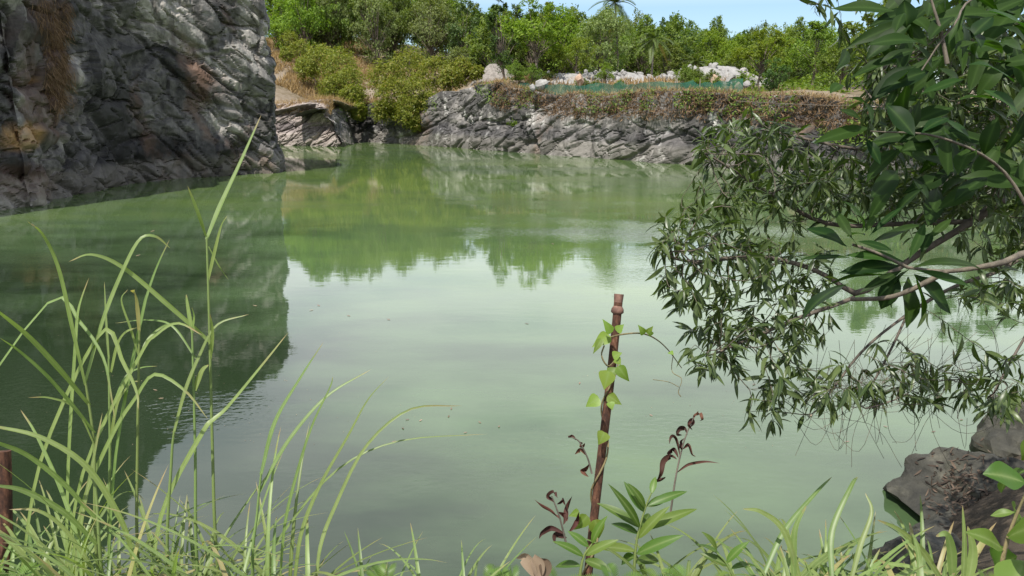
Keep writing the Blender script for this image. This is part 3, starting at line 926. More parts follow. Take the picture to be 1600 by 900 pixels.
for k in range(26):                                     # scrub that screens parts of the heap
    px = rs_.uniform(780, 1180); dp = rs_.uniform(79, 86) - max(0, px - 950) * .02
    x, y = at_px(px, dp)
    s = rs_.uniform(.16, .36)
    grow(['wood0', 'wood2', 'wood3', 'mid2'][k % 4], 'scrub', x, y, s, 'small green shrub growing between the net and the stone heap', 'shrub', 'shrubs in front of the stone heap')
# the right bank, mostly hidden by the near branches, seen in the water
for k, (x, y, pr, sc) in enumerate([(27, 59, 'mid0', 1.0), (33, 54, 'dark0', .95), (34, 46, 'bright0', .9), (37, 38, 'mid1', 1.0), (36, 30, 'bright1', 1.0), (31, 23.5, 'mid2', 1.0), (42, 50, 'mid1', 1.1), (45, 36, 'dark0', 1.1), (30, 63, 'bright1', .8), (40, 26, 'mid0', 1.0), (24.5, 19, 'bright1', .8)]):
    grow(pr, 'bank_tree', x, y, sc, 'tree on the right bank glimpsed through the near branches', 'tree', 'trees along the right bank')
# shrubs along the top of the cliff: they show in its reflection
for k, (px, dp, zz) in enumerate([(395, 60, 15.4), (360, 62, 16.4), (300, 62, 17.2), (428, 62, 13.6), (230, 60, 18.6), (140, 54, 20)]):
    p = at(px, 200, dp)
    grow('mid2', 'cliff_shrub', p[0] - 1.2, p[1] + 1.5, .42, 'shrub on the cliff top, seen only mirrored in the pond', 'shrub', 'shrubs on the cliff top', z=zz)

# ---------------------------------------------------------------- gravel heap, net, rubble
def mound(name, px, depth, rx, ry, hh, mat, seed, label=None, cat=None, kind=None, dz=0):
    x, y = at_px(px, depth)
    u, v = np.meshgrid(np.linspace(-1, 1, 70), np.linspace(-1, 1, 50), indexing='ij')
    rr = np.sqrt(u ** 2 + v ** 2)
    P = np.stack([x + u * rx, y + v * ry, u * 0], -1)
    g = ground_z(P[..., 0], P[..., 1])
    q = P.reshape(-1, 3) * np.array([1, 1, 0])
    nz = fbm(q * .45, seed, 4).reshape(u.shape) * .7
    P[..., 2] = g - .25 + hh * np.clip(1 - rr ** 1.4 + nz * .25, -.1, 1.2) + fbm(q * 2.4, seed + 1, 3).reshape(u.shape) * .14
    mbx = MB(); mbx.add(P.reshape(-1, 3), grid_faces(70, 50), tone=.5 + .5 * fbm(q * 3, seed + 2, 2))
    o = mbx.build(name, mat, smooth=False)
    return tag(o, label, cat, kind=kind)
M['gravel'] = plain_mat("crushed_gravel", (.13, .115, .10), (.28, .25, .22), 3.5, .95, .8, .15)
mound('gravel_heap', 768, 98, 4.2, 4.0, 3.4, M['gravel'], 61, 'pale heap of crushed gravel behind the rocky bulge of the far bank', 'gravel heap')
mound('rubble_heap', 990, 91, 12.5, 5.5, 1.9, M['rubble'], 62, kind='stuff')
mound('rubble_heap', 893, 85.5, 4.2, 3.4, 1.3, M['rubble'], 64, kind='stuff')
mound('rubble_heap', 1130, 86, 8.0, 5.0, 2.2, M['rubble'], 63, kind='stuff')

RK = [rock_mesh("granite_block", M['rubble'], 300 + i, 2, 12 + i) for i in range(6)]
rr_ = np.random.default_rng(66)
n_b = 0
while n_b < 150:
    px = rr_.uniform(880, 1245); dp = rr_.uniform(83.5, 95)
    x, y = at_px(px, dp)
    cx1, cy1 = at_px(990, 91); cx2, cy2 = at_px(1130, 86)
    t1 = ((x - cx1) / 12.5) ** 2 + ((y - cy1) / 5.5) ** 2; t2 = ((x - cx2) / 8) ** 2 + ((y - cy2) / 5) ** 2
    if min(t1, t2) > 1.0: continue
    hz = max(1.9 * (1 - t1 ** .7), 2.2 * (1 - t2 ** .7), 0)
    s = rr_.uniform(.16, .42) if px < 1010 else rr_.uniform(.2, .6)
    lab = 'pale broken granite block in the long heap behind the green net' if px < 1075 else 'pale broken granite block in the taller right part of the stone heap'
    put('granite_block', RK[rr_.integers(6)], (x, y, gz(x, y) + hz * .9 + s * .15), tuple(rr_.uniform(0, 6.28, 3)), (s, s * rr_.uniform(.7, 1.2), s * rr_.uniform(.6, 1)), lab, 'rock', 'granite blocks in the heap')
    n_b += 1
for k in range(26):
    px = rr_.uniform(838, 945); dp = rr_.uniform(82, 87); x, y = at_px(px, dp); s = rr_.uniform(.18, .45)
    put('granite_block', RK[rr_.integers(6)], (x, y, gz(x, y) + .5 + s * .5), tuple(rr_.uniform(0, 6.28, 3)), (s, s, s * .8), 'pale broken granite block at the low left end of the heap behind the net', 'rock', 'granite blocks in the heap')
OR = rock_mesh("orange_block", M['orange_rock'], 320, 3, 11)
for px, py, dp, s, lab, om in [(848, 131, 80, .62, 'large pale block with a rusty side at the left end of the stone heap', 0), (906, 126, 82, .6, 'single pale orange boulder standing up behind the green net', 1),
        (832, 138, 79, .42, 'low pale slab left of the large rusty-sided block', 0), (1118, 126, 80, .7, 'orange-brown boulder low in the right part of the heap', 1), (1098, 128, 82, .6, 'grey rounded boulder left of the orange-brown one', 0),
        (1155, 137, 75, .55, 'orange boulder at the end of the net under the yellow-green tree', 1), (1168, 132, 76, .45, 'white block resting beside the end of the net', 0), (1143, 122, 84, .6, 'big white block near the top right of the heap', 0)]:
    put('boulder', OR if om else RK[int(px) % 6], at(px, py, dp), tuple(rr_.uniform(0, 6.28, 3)), s, lab, 'boulder')

# green shade net along the edge
m, nt, out = newmat("green_net")
w1 = noise(nt, mapped(nt, (1, 1, .3)), 1.6, 4, .6)
c = ramp(nt, w1, [(.3, (.03, .12, .09)), (.7, (.065, .22, .16))])
wv = nd(nt, "ShaderNodeTexNoise", {"Vector": mapped(nt, (1, 1, 1)), "Scale": 40.0}).outputs["Fac"]
df = nd(nt, "ShaderNodeBsdfDiffuse", {"Color": c}); tl = nd(nt, "ShaderNodeBsdfTranslucent", {"Color": c})
a1 = nd(nt, "ShaderNodeMixShader", {0: .4, 1: df.outputs[0], 2: tl.outputs[0]})
tp = nd(nt, "ShaderNodeBsdfTransparent")
a2 = nd(nt, "ShaderNodeMixShader", {0: mth(nt, 'ADD', mth(nt, 'MULTIPLY', w1, .7), .0), 1: a1.outputs[0], 2: tp.outputs[0]})
nt.links.new(a2.outputs[0], out.inputs[0])
NETP = [(808, 141, 84.5), (850, 143, 80), (900, 143, 77.5), (950, 144, 75.5), (1000, 144, 73.5), (1060, 145, 71.2), (1110, 146, 69.4), (1160, 148, 67.6)]
nb = np.array([at(px, py, dp) for px, py, dp in NETP])
nb[:, 2] = [max(gz(p[0], p[1]), at(px, 153, dp)[2]) for p, (px, py, dp) in zip(nb, NETP)]
nc = catmull(nb, 90)
nf = empty('net_fence', nc[0], 'long green shade net stretched along the top of the far rock wall', 'fence')
hh = 1.4 + fbm(np.stack([np.arange(90) * .35, np.zeros(90), np.zeros(90)], -1), 71, 3) * .35
V = np.stack([nc + np.array([0, 0, 1]) * (hh[:, None] * t - .15) + np.stack([np.zeros(90), fbm(np.stack([np.arange(90) * .5, np.full(90, t * 3), np.zeros(90)], -1), 72, 3) * .25, np.zeros(90)], -1) for t in np.linspace(0, 1, 6)], 1)
mb = MB(); mb.add(V.reshape(-1, 3), grid_faces(90, 6)); mb.build("net", m, nf)
for i in range(0, 90, 9):
    q = MB(); tube(q, [nc[i] + np.array([0, .12, -.4]), nc[i] + np.array([0, .12, hh[i] + .25])], .035, 6); q.build("post", M['bark_pale'], nf)

# ---------------------------------------------------------------- dry grass and creepers (nobody could count them)
M['straw'] = leaf_mat("straw", (.20, .13, .06), (.42, .31, .16), .3, .8, .1, tint=(1.2, 1.1, .7), objvar=.0)
M['dead'] = leaf_mat("dead_creeper", (.085, .052, .030), (.27, .18, .105), .2, .85, .1, tint=(1.1, 1, .7), objvar=.0)

def straw(mbx, P, L, r, spread=.5, w=.02, up=1.0):
    n = len(P)
    D = unit(np.stack([r.normal(size=n) * spread, r.normal(size=n) * spread, np.full(n, up)], -1))
    leaves(mbx, P, D, r.normal(size=(n, 3)), L * r.uniform(.5, 1.3, n), w, r.uniform(.3, 1.6, n), .1, 2, prof_blade)

r5 = np.random.default_rng(88)
mb = MB()
def from_wall(P, lo, hi, s0, s1, n):
    ns, nv = P.shape[:2]
    i = r5.uniform(s0, s1, n) * (ns - 1); j = r5.uniform(lo, hi, n) * (nv - 1)
    return P[i.astype(int), j.astype(int)] + r5.normal(size=(n, 3)) * .12
straw(mb, from_wall(LRP, .62, .98, .1, .8, 5200), .65, r5, .4, .022)
straw(mb, from_wall(FWP, .78, .95, .36, .95, 6000), .55, r5, .5, .022)
X = []
for px0, px1, d0, d1, n in ((405, 580, 104, 150, 18000), (770, 830, 85, 96, 1300), (560, 760, 112, 125, 2200), (560, 720, 100, 112, 800), (820, 1180, 80, 86, 2500)):
    px = r5.uniform(px0, px1, n); dp = r5.uniform(d0, d1, n)
    x, y = (px - 800) / FPX * dp, dp * (CP + .1)
    k = vnoise(np.stack([x * .35, y * .35, x * 0], -1), 9) > -.45
    X.append(np.stack([x, y, ground_z(x, y)], -1)[k])
straw(mb, np.concatenate(X), .9, r5, .4, .06)
tag(mb.build("dry_grass", M['straw']), kind="stuff")

mb = MB()
P = from_wall(FWP, .57, .84, .42, 1.0, 15000)
dens = vnoise(P * .45, 17) * 1.7 + (P[:, 2] - 3.7) * .5
P = P[dens > -.15]; n = len(P)
D = unit(r5.normal(size=(n, 3)) * .8 + np.array([0, -.5, -.35]))
leaves(mb, P + np.array([0, -.1, 0]), D, r5.normal(size=(n, 3)), r5.uniform(.2, .7, n), r5.uniform(.012, .05, n), r5.uniform(.2, 1.8, n), .2, 2)
tag(mb.build("dead_creeper", M['dead']), kind="stuff")
mb = MB()
for s0, s1, lo, hi, n in ((.38, .50, .60, .9, 1000), (.56, .84, .62, .88, 3800), (.84, 1., .45, .9, 3600), (.05, .3, .55, .85, 900)):
    P = from_wall(FWP, lo, hi, s0, s1, n); P = P[vnoise(P * .6, 23) > -.1]
    leaf_cards(mb, P + np.array([0, -.2, .1]), np.tile([0, -1., .2], (len(P), 1)), .26, r5)
tag(mb.build("green_creeper", LF['mid']), kind="stuff")
mb = MB()
n = 34000
px = r5.uniform(560, 1460, n); dp = r5.uniform(94, 150, n)
ok = (px > 790) | (dp > 122) ; px, dp = px[ok], dp[ok]
px = np.concatenate([px, r5.uniform(1165, 1480, 9000)]); dp = np.concatenate([dp, r5.uniform(69, 96, 9000)])
x, y = (px - 800) / FPX * dp, dp * (CP + .1)
k = vnoise(np.stack([x * .22, y * .22, x * 0], -1), 29) > -.45
x, y = x[k], y[k]; n = len(x)
P = np.stack([x, y, ground_z(x, y) + r5.uniform(0, 1.0, n) ** 2 * (1.0 + 1.2 * vnoise(np.stack([x * .3, y * .3, x * 0], -1), 30))], -1)
leaf_cards(mb, P, np.tile([0, 0, 1.], (n, 1)), .5, r5)
tag(mb.build("undergrowth", LF['mid']), kind="stuff")
# small tufts and brown roots clinging to the cliff
mb = MB()
for px_, py_, sx_, sz_, n in ((92, 75, 2.2, 2.6, 1800), (60, 120, 1.6, 1.6, 700), (20, 40, 1.6, 2.2, 600)):
    k = np.nonzero(near_(px_, py_, 42, sx_, sz_) > .3)[0]
    if not len(k): continue
    P = q_[r5.choice(k, n)] + np.array([.1, -.12, 0])
    n = len(P); leaves(mb, P, unit(r5.normal(size=(n, 3)) * .35 + np.array([.25, -.2, -1])), r5.normal(size=(n, 3)), r5.uniform(.3, .9, n), .014, .5, .2, 2)
tag(mb.build("hanging_roots", M['dead']), kind="stuff")

# ================================================================ foreground: shore rocks
GRN = {
 'grass': leaf_mat("grass_blade", (.11, .17, .045), (.235, .30, .10), .42, .42, .4, vein=(.30, .36, .16), yellow=(.34, .30, .13), tint=(1.35, 1.5, .6), objvar=.1, tip=(.34, .25, .13)),
 'stem': leaf_mat("grass_stem", (.11, .17, .045), (.19, .24, .08), .15, .5, .3, objvar=.08),
 'narrow': leaf_mat("narrow_leaf", (.028, .052, .014), (.105, .140, .050), .30, .36, .38, vein=(.12, .16, .05), yellow=None, tint=(1.4, 1.7, .4), objvar=.0),
 'broad': leaf_mat("broad_leaf", (.009, .026, .005), (.029, .064, .010), .36, .5, .13, vein=(.055, .10, .025), tint=(1.3, 1.7, .35), objvar=.12),
 'vine': leaf_mat("vine_leaf", (.09, .17, .02), (.19, .28, .045), .42, .45, .35, vein=(.22, .30, .10), objvar=.1),
 'herb': leaf_mat("herb_leaf", (.055, .11, .016), (.13, .20, .036), .42, .45, .35, vein=(.24, .30, .12), objvar=.1),
 'withered': leaf_mat("withered_leaf", (.035, .016, .012), (.11, .045, .030), .12, .7, .2, tint=(1.2, 1, .8), objvar=.1),
 'dry': leaf_mat("dry_leaf", (.10, .065, .045), (.38, .28, .20), .2, .75, .2, tint=(1.2, 1, .8), objvar=.1),
}
GRN['litter'] = leaf_mat("leaf_litter", (.018, .014, .011), (.13, .095, .07), .1, .8, .15, objvar=.0)
M['twig'] = bark_mat("twig_bark", (.05, .042, .03), (.17, .14, .10), 30)
M['limb'] = bark_mat("limb_bark", (.045, .036, .028), (.16, .13, .10), 18)
M['vine_stem'] = bark_mat("vine_stem", (.09, .08, .03), (.22, .17, .08), 40)
m, nt, out = newmat("rusty_iron")
vv = mapped(nt, (1, 1, .35), src="Object")
f1 = noise(nt, vv, 30, 8, .7); f2 = noise(nt, vv, 140, 4, .7)
ff = mth(nt, 'ADD', mth(nt, 'MULTIPLY', f1, .7), mth(nt, 'MULTIPLY', f2, .3))
c = ramp(nt, ff, [(.34, (.014, .009, .008)), (.46, (.050, .024, .016)), (.55, (.105, .048, .028)), (.66, (.22, .12, .075))])
bb = nd(nt, "ShaderNodeBump", {"Height": ff, "Strength": 1.0, "Distance": .006})
p = nd(nt, "ShaderNodeBsdfPrincipled", {"Base Color": c, "Roughness": .9, "Specular IOR Level": .25, "Normal": bb.outputs[0]})
nt.links.new(p.outputs[0], out.inputs[0])
M['rust'] = m
M['rust_lip'] = plain_mat("rusty_iron_lip", (.07, .032, .022), (.22, .12, .085), 40, .8, .4, .003)

def shore_rock(px, py, z, r, seed, label, rot=0.0, sub=4):
    p = on_water(px, py, z)
    me = rock_mesh("shore_boulder", M['shore_rock'], seed, sub, 13, .13, (1, 1, 1))
    return put('shore_boulder', me, (p[0], p[1], z - .1), (0, 0, rot), r, label, 'boulder')
bigrock = shore_rock(1562, 806, .12, (.85, 1.2, .72), 401, 'largest dark shore boulder at bottom right, strewn with dead leaves', .3, 5)
shore_rock(1500, 752, .12, (.42, .45, .40), 402, 'dark boulder sloping into the water beneath the small brown stone', 1.1)
shore_rock(1592, 700, .30, (.75, .7, .62), 403, 'dark boulder at the right edge standing behind the leaf-strewn one', 2.0)
shore_rock(1545, 735, .22, (.50, .45, .38), 404, 'dark boulder wedged between the leaf-strewn one and the rock at the edge', .7)
shore_rock(1600, 665, .35, (.55, .5, .55), 405, 'square-topped dark rock at the right edge under the drooping branches', 2.8)
shore_rock(1470, 866, .50, (.50, .50, .33), 406, 'low reddish rock in shade at the foot of the leaf-strewn boulder', 1.9)
shore_rock(1478, 838, .02, (.50, .55, .42), 409, 'low dark rock at the waterline left of the leaf-strewn boulder', 1.4)
me = rock_mesh("brown_stone", M['orange_rock'], 407, 3, 12, .05, (1, .9, 1))
p = on_water(1496, 716, .62)
put('brown_stone', me, (p[0], p[1], .56), (0, 0, .4), .11, 'small rounded brown stone sitting on top of a shore boulder', 'stone')
p = on_water(1498, 735, .4); put('shore_boulder', me if False else rock_mesh("shore_boulder", M['shore_rock'], 408, 4, 12, .05), (p[0], p[1], .22), (0, 0, .9), (.34, .34, .32), 'pointed dark rock holding the small brown stone at its tip', 'boulder')

# dead leaves caught on the boulders
bpy.context.view_layer.update()
trees_ = []
for o in [q for q in COL.objects if q.name.startswith('shore_boulder')]:
    mw = o.matrix_world
    trees_.append(BVHTree.FromPolygons([mw @ v.co for v in o.data.vertices], [list(pp.vertices) for pp in o.data.polygons]))
r6 = np.random.default_rng(91)
Bl, Dl, Nl = [], [], []
for k in range(420):
    px, py = (r6.normal(1505, 26), r6.normal(770, 34)) if k < 300 else (r6.uniform(1440, 1600), r6.uniform(690, 860))
    o_ = Vector((0, 0, CAMZ)); d_ = Vector(at(px, py, 1.0)) - o_; d_.normalize()
    best = None
    for t in trees_:
        h = t.ray_cast(o_, d_)
        if h[0] is not None and (best is None or h[3] < best[3]): best = h
    if best is None: continue
    n = np.array(best[1]); n = n if n[2] > 0 else -n
    if n[2] < .15: continue
    Bl.append(np.array(best[0]) + n * .012); Nl.append(n); Dl.append(np.cross(n, r6.normal(size=3)) + n * r6.normal() * .2)
mb = MB(); n = len(Bl)
leaves(mb, np.array(Bl), np.array(Dl), np.array(Nl), r6.uniform(.04, .15, n), r6.uniform(.005, .016, n), r6.uniform(-1.3, 1.3, n), .15, 5)
tag(mb.build("leaf_litter", M['dead'] if False else GRN['litter']), kind="stuff")

# leaves and specks adrift on the pond
r7 = np.random.default_rng(17)
FLOAT = [(628, 668), (655, 658), (640, 655), (752, 661), (700, 652), (500, 478), (548, 494), (490, 484), (780, 665), (612, 690), (705, 640), (730, 675),
         (1265, 650), (1320, 690), (1380, 665), (1455, 675), (1505, 655), (1180, 600), (1110, 572), (235, 362), (212, 400), (402, 478), (256, 622), (246, 610), (820, 505), (862, 380), (610, 500), (905, 600), (1020, 650)]
for px, py in FLOAT:
    p = on_water(px, py, .006)
    q = MB(); a = r7.uniform(0, 6.28); s = np.linalg.norm(p) * .0065
    leaves(q, p[None], np.array([[math.cos(a), math.sin(a), .0]]), np.array([[0, 0, 1.]]), s, s * .16, -.25, .15, 5)
    tag(q.build("floating_leaf", GRN['dry'], origin=p), 'pale fallen leaf floating on the open green water', 'leaf', 'fallen leaves on the water')
q = MB(); nsp = 420
fx, fy = r7.uniform(60, 1300, nsp), 260 + 440 * r7.random(nsp) ** .8
Pw = np.array([on_water(a, b, .005) for a, b in zip(fx, fy)])
Pw = Pw[vnoise(Pw * .35, 63) > -.1]; nsp = len(Pw)
aa = r7.uniform(0, 6.28, nsp)
leaves(q, Pw, np.stack([np.cos(aa), np.sin(aa), aa * 0], -1), np.tile([0, 0, 1.], (nsp, 1)), r7.uniform(.008, .03, nsp) * np.sqrt(Pw[:, 1] / 10), .006, .0, .02, 2)
tag(q.build("floating_debris", GRN['dry']), kind="stuff")
p = on_water(1420, 725, .008); q = MB()
leaves(q, p[None], np.array([[.8, -.5, 0]]), np.array([[0, 0, 1.]]), .30, .035, -.2, .15, 8)
tag(q.build("floating_leaf", GRN['grass'], origin=p), 'large green leaf floating near the shore boulders', 'leaf')

# ================================================================ rusty posts
def post(px_top, py_top, px_bot, py_bot, depth, rad, label, lip=True):
    a, b = at(px_bot, py_bot, depth), at(px_top, py_top, depth)
    d = unit(b - a); foot = a - d * ((a[2] - gz(a[0], a[1])) / d[2] + .25)
    root = empty('iron_post', foot, label, 'post')
    mbx = MB(); L = np.linalg.norm(b - foot)
    ts = np.linspace(0, 1, 26)
    P = foot + (b - foot) * ts[:, None]
    ax = unit(np.cross(d, [0, 1, 0])); P = P + ax * (np.sin(ts * 5.0) * .008)[:, None]
    tube(mbx, P, rad, 12)
    mbx.build('shaft', M['rust'], root)
    if lip:
        e = P[-1]; c = P[-1] - d * .062
        l = MB(); tube(l, [c - d * .012, c - d * .006, c + d * .006, c + d * .018], [rad * 1.02, rad * 1.5, rad * 1.45, rad * 1.02], 14)
        l.build('collar', M['rust_lip'], root)
        l = MB(); tube(l, [e - d * .03, e - d * .008, e + d * .002], [rad * 1.02, rad * 1.12, rad * 1.15], 14); l.build('rim', M['rust_lip'], root)
    return root, P
PD = 3.0
proot, PP = post(964, 460, 922, 900, PD, .0165, 'leaning rusty iron post with a collar near its top and a vine round it')
post(2, 705, 8, 900, 2.6, .022, 'rusty iron post cut off by the left edge, behind the grass', lip=False)

# the vine climbing the post
def heart(mbx, b, tip, w, nrm, rnd=.6, bend=.5):
    b, tip = np.asarray(b), np.asarray(tip)
    leaves(mbx, b[None], (tip - b)[None], np.asarray(nrm, float)[None], np.linalg.norm(tip - b) * 1.05, w, bend, .22, 9, prof_heart, rnd=np.array([rnd]))
vr = empty('climbing_vine', PP[0], 'green heart-leaved vine twining up the leaning rusty post', 'vine')
mb = MB()
t = np.linspace(0, .86, 90); C = np.stack([np.interp(t, np.linspace(0, 1, len(PP)), PP[:, k]) for k in range(3)], -1)
ph = t * 30
mb_r = .022
C = C + np.stack([np.cos(ph) * mb_r, np.sin(ph) * mb_r, np.zeros(90)], -1)
tube(mb, C, [.005, .0045, .003], 5)
A0 = at(950, 528, PD - .03)
tube(mb, [A0, at(975, 522, PD - .1), at(1003, 521, PD - .05), at(1025, 530, PD + .1), at(1045, 548, PD + .4), at(1065, 575, PD + .7)], [.0035, .003, .002], 5, 24)
tube(mb, [at(1052, 552, PD + .5), at(1050, 580, PD + .45), at(1065, 592, PD + .4), at(1060, 612, PD + .4), at(1064, 620, PD + .4)], .0018, 4, 20)
tube(mb, [at(1061, 605, PD + .4), at(1045, 597, PD + .4), at(1020, 593, PD + .4)], .0014, 4, 12)
tube(mb, [at(944, 540, PD - .03), at(940, 556, PD - .06), at(950, 572, PD - .05), at(962, 562, PD - .02)], .003, 4, 14)
mb.build('stem', M['vine_stem'], vr)
HL = [(955, 520, 944, 500, 10, .9), (964, 518, 974, 507, 10, .9), (952, 524, 927, 540, 15, .95), (940, 530, 928, 550, 8, .4), (958, 558, 971, 551, 11, .85), (962, 560, 970, 570, 9, .9),
      (966, 572, 981, 597, 13, .35), (952, 580, 943, 608, 20, .9), (950, 585, 968, 574, 12, .2), (936, 622, 915, 634, 15, .95), (950, 618, 970, 632, 12, .6), (953, 628, 957, 640, 9, .9), (944, 675, 938, 694, 15, .8),
      (1006, 522, 1001, 510, 8, .6), (1010, 520, 1022, 511, 7, .8), (1018, 524, 1014, 516, 6, .5), (1046, 550, 1052, 553, 6, .9),
      (930, 812, 938, 846, 17, .5), (918, 806, 898, 830, 14, .3), (905, 800, 890, 806, 9, .6)]
rv = np.random.default_rng(5)
for i, (bx, by, tx, ty, w, rn) in enumerate(HL):
    dz = PD - .05 - .05 * rv.random()
    q = MB(); heart(q, at(bx, by, dz), at(tx, ty, dz - .03 * rv.random()), w * .78 / FPX * dz, (rv.normal() * .35, -.75, .6), rn, rv.uniform(.2, .9))
    q.build('leaf', GRN['vine'], vr)

# ================================================================ tall grass on the left, stalk by stalk
def blade(mbx, pts, w, depth, dd=0.0, rnd=.5, tw=.0, n=22, fold=.28, free=False):
    if free and pts[0][1] < 885:                # a blade whose foot is lower down in the clump
        (x0, y0), (x1, y1) = pts[0], pts[1]
        l = math.hypot(x0 - x1, y0 - y1)
        ux, uy = (x0 - x1) / l, (y0 - y1) / l
        dy = 905 - y0
        pts = [(x0 + ux * dy * .55, 905), (x0 + ux * dy * .4, y0 + dy * .5)] + list(pts)
    P = np.array([at(px, py, depth + dd * k / max(len(pts) - 1, 1)) for k, (px, py) in enumerate(pts)])
    ribbon(mbx, P, 1.02 * w / FPX * depth, (-.25, -.75, .62), fold, n, prof_blade, rnd, tw)

def stalk(label, depth, stem, blades, w_stem=5):
    b = at(*stem[0], depth)
    foot = np.array([b[0], b[1], min(gz(b[0], b[1]), b[2] - .2)])
    root = empty('tall_grass', foot, label, 'grass stalk')
    P = np.array([foot - [0, 0, .05]] + [at(px, py, depth) for px, py in stem])
    q = MB(); r = w_stem / FPX * depth / 2
    tube(q, P, [r * 1.25, r, r * .7], 6, 24); q.build('stem', GRN['stem'], root)
    for pts, w, dd, rn in blades:
        sx = np.interp(pts[0][1], [p[1] for p in stem][::-1], [p[0] for p in stem][::-1])
        far_ = abs(pts[0][0] - sx) > 13 or pts[0][1] < stem[-1][1] - 14
        q = MB(); blade(q, pts, w, depth, dd, rn, rv.normal() * .35, free=far_); q.build('blade', GRN['grass'], root)
    return root

stalk('tallest grass stalk, its top blade reaching up across the cliff face', 2.5, [(338, 860), (332, 700), (327, 500), (323, 372)],
      [([(323, 374), (345, 320), (375, 255), (408, 180)], 5.0, .1, .6), ([(323, 370), (312, 338), (293, 290)], 4.5, -.1, .7), ([(326, 437), (336, 395), (346, 355), (355, 337)], 5.5, -.12, .9),
       ([(326, 385), (342, 415), (357, 437)], 1.6, .0, .2), ([(330, 560), (333, 520), (328, 490)], 4.5, -.1, .9), ([(328, 534), (267, 480), (194, 419), (144, 398), (107, 409)], 4.4, -.2, .8)])
stalk('grass stalk at far left with a long blade curving to the upper left', 2.35, [(152, 880), (147, 700), (134, 598)],
      [([(134, 602), (114, 513), (92, 419), (67, 366), (42, 345)], 4.6, -.2, .7), ([(133, 600), (161, 502), (192, 424), (219, 374), (244, 370), (266, 388)], 5.0, .1, .6),
       ([(119, 530), (122, 490), (128, 465), (139, 434)], 4.2, .0, .8), ([(140, 632), (95, 578), (45, 525), (0, 488), (-40, 458)], 5.8, -.3, .75), ([(148, 676), (110, 628), (72, 585), (30, 548), (0, 528)], 4.2, -.2, .4),
       ([(150, 700), (120, 640), (80, 622), (44, 621)], 2.4, -.1, .8)])
stalk('grass stalk topped by a curled pale blade, left of the tallest stalk', 2.5, [(216, 880), (215, 690), (218, 515)],
      [([(218, 517), (216, 480), (212, 458), (204, 454)], 6.0, -.1, .95), ([(221, 500), (232, 455), (246, 415), (265, 374)], 3.6, .05, .3), ([(217, 560), (232, 530), (255, 510), (280, 503)], 3.0, .1, .6),
       ([(218, 560), (205, 515), (190, 470), (200, 452)], 2.6, .0, .4)])
stalk('grass stalk with narrow upright spear leaves beside the tallest stalk', 2.45, [(308, 880), (305, 700), (300, 510)],
      [([(301, 520), (294, 480), (291, 460)], 4.2, .0, .8), ([(301, 515), (304, 495), (300, 480)], 4.0, -.05, .9), 
       ([(219, 556), (244, 524), (278, 505), (317, 524)], 4.4, -.1, .85), ([(305, 610), (316, 580), (326, 570)], 6.0, 0, .8), ([(306, 560), (270, 510), (230, 500), (180, 505)], 2.2, .1, .3)])
stalk('grass stalk with a broad blade arching over to the right edge of the clump', 2.4, [(262, 890), (268, 720), (272, 674)],
      [([(272, 676), (290, 610), (311, 558), (339, 508), (389, 491)], 4.2, .1, .5), ([(317, 676), (335, 655), (356, 636), (411, 569), (450, 520)], 5.8, .1, .8), ([(178, 676), (211, 624), (242, 585), (289, 610), (325, 655)], 5.0, -.15, .7),
       ([(158, 520), (194, 569), (214, 613), (216, 640)], 5.0, -.1, .85), ([(75, 474), (128, 508), (161, 558), (172, 608), (180, 660)], 3.6, -.1, .6)])
stalk('grass stalk with blades drooping low between the two tallest stalks', 2.55, [(172, 880), (172, 700), (170, 560)],
      [([(174, 582), (184, 540), (196, 520), (214, 512)], 5.0, -.1, .85), ([(171, 570), (166, 500), (163, 440)], 2.6, .05, .3), ([(173, 690), (185, 630), (205, 600), (216, 596)], 5.5, -.1, .8), ([(174, 640), (196, 590), (220, 575), (246, 572)], 2.8, .1, .5)])
stalk('grass stalk with flat pale blades sweeping off the left edge of the picture', 2.2, [(160, 900), (150, 770), (140, 740)],
      [([(160, 760), (120, 715), (60, 682), (0, 668), (-40, 662)], 6.0, -.15, .8), ([(150, 810), (100, 755), (45, 712), (0, 693), (-30, 685)], 5.4, -.2, .6), ([(100, 775), (72, 710), (52, 670), (32, 640)], 5.0, .1, .7),
       ([(152, 850), (100, 800), (40, 768), (0, 760), (-30, 757)], 5.6, -.2, .45), ([(120, 900), (125, 830), (142, 740), (160, 645)], 5.4, .1, .6), ([(62, 902), (30, 868), (0, 850), (-30, 832)], 6.0, -.2, .5), ([(140, 880), (100, 825), (60, 798), (14, 796)], 5.4, -.1, .85)])
stalk('grass stalk with bright blades fanning right over the open water', 2.3, [(395, 900), (402, 800), (408, 740)],
      [([(408, 742), (430, 660), (470, 590), (506, 534)], 5.0, .1, .3), ([(405, 770), (450, 690), (510, 620), (580, 577)], 4.2, .15, .4), ([(470, 720), (490, 660), (516, 605), (520, 588)], 3.6, .0, .3), ([(500, 760), (545, 680), (575, 625), (608, 588)], 5.0, .1, .5),
       ([(520, 800), (570, 700), (640, 640), (722, 634)], 4.0, .15, .7), ([(430, 850), (520, 740), (620, 690), (762, 678)], 3.2, .2, .4)])

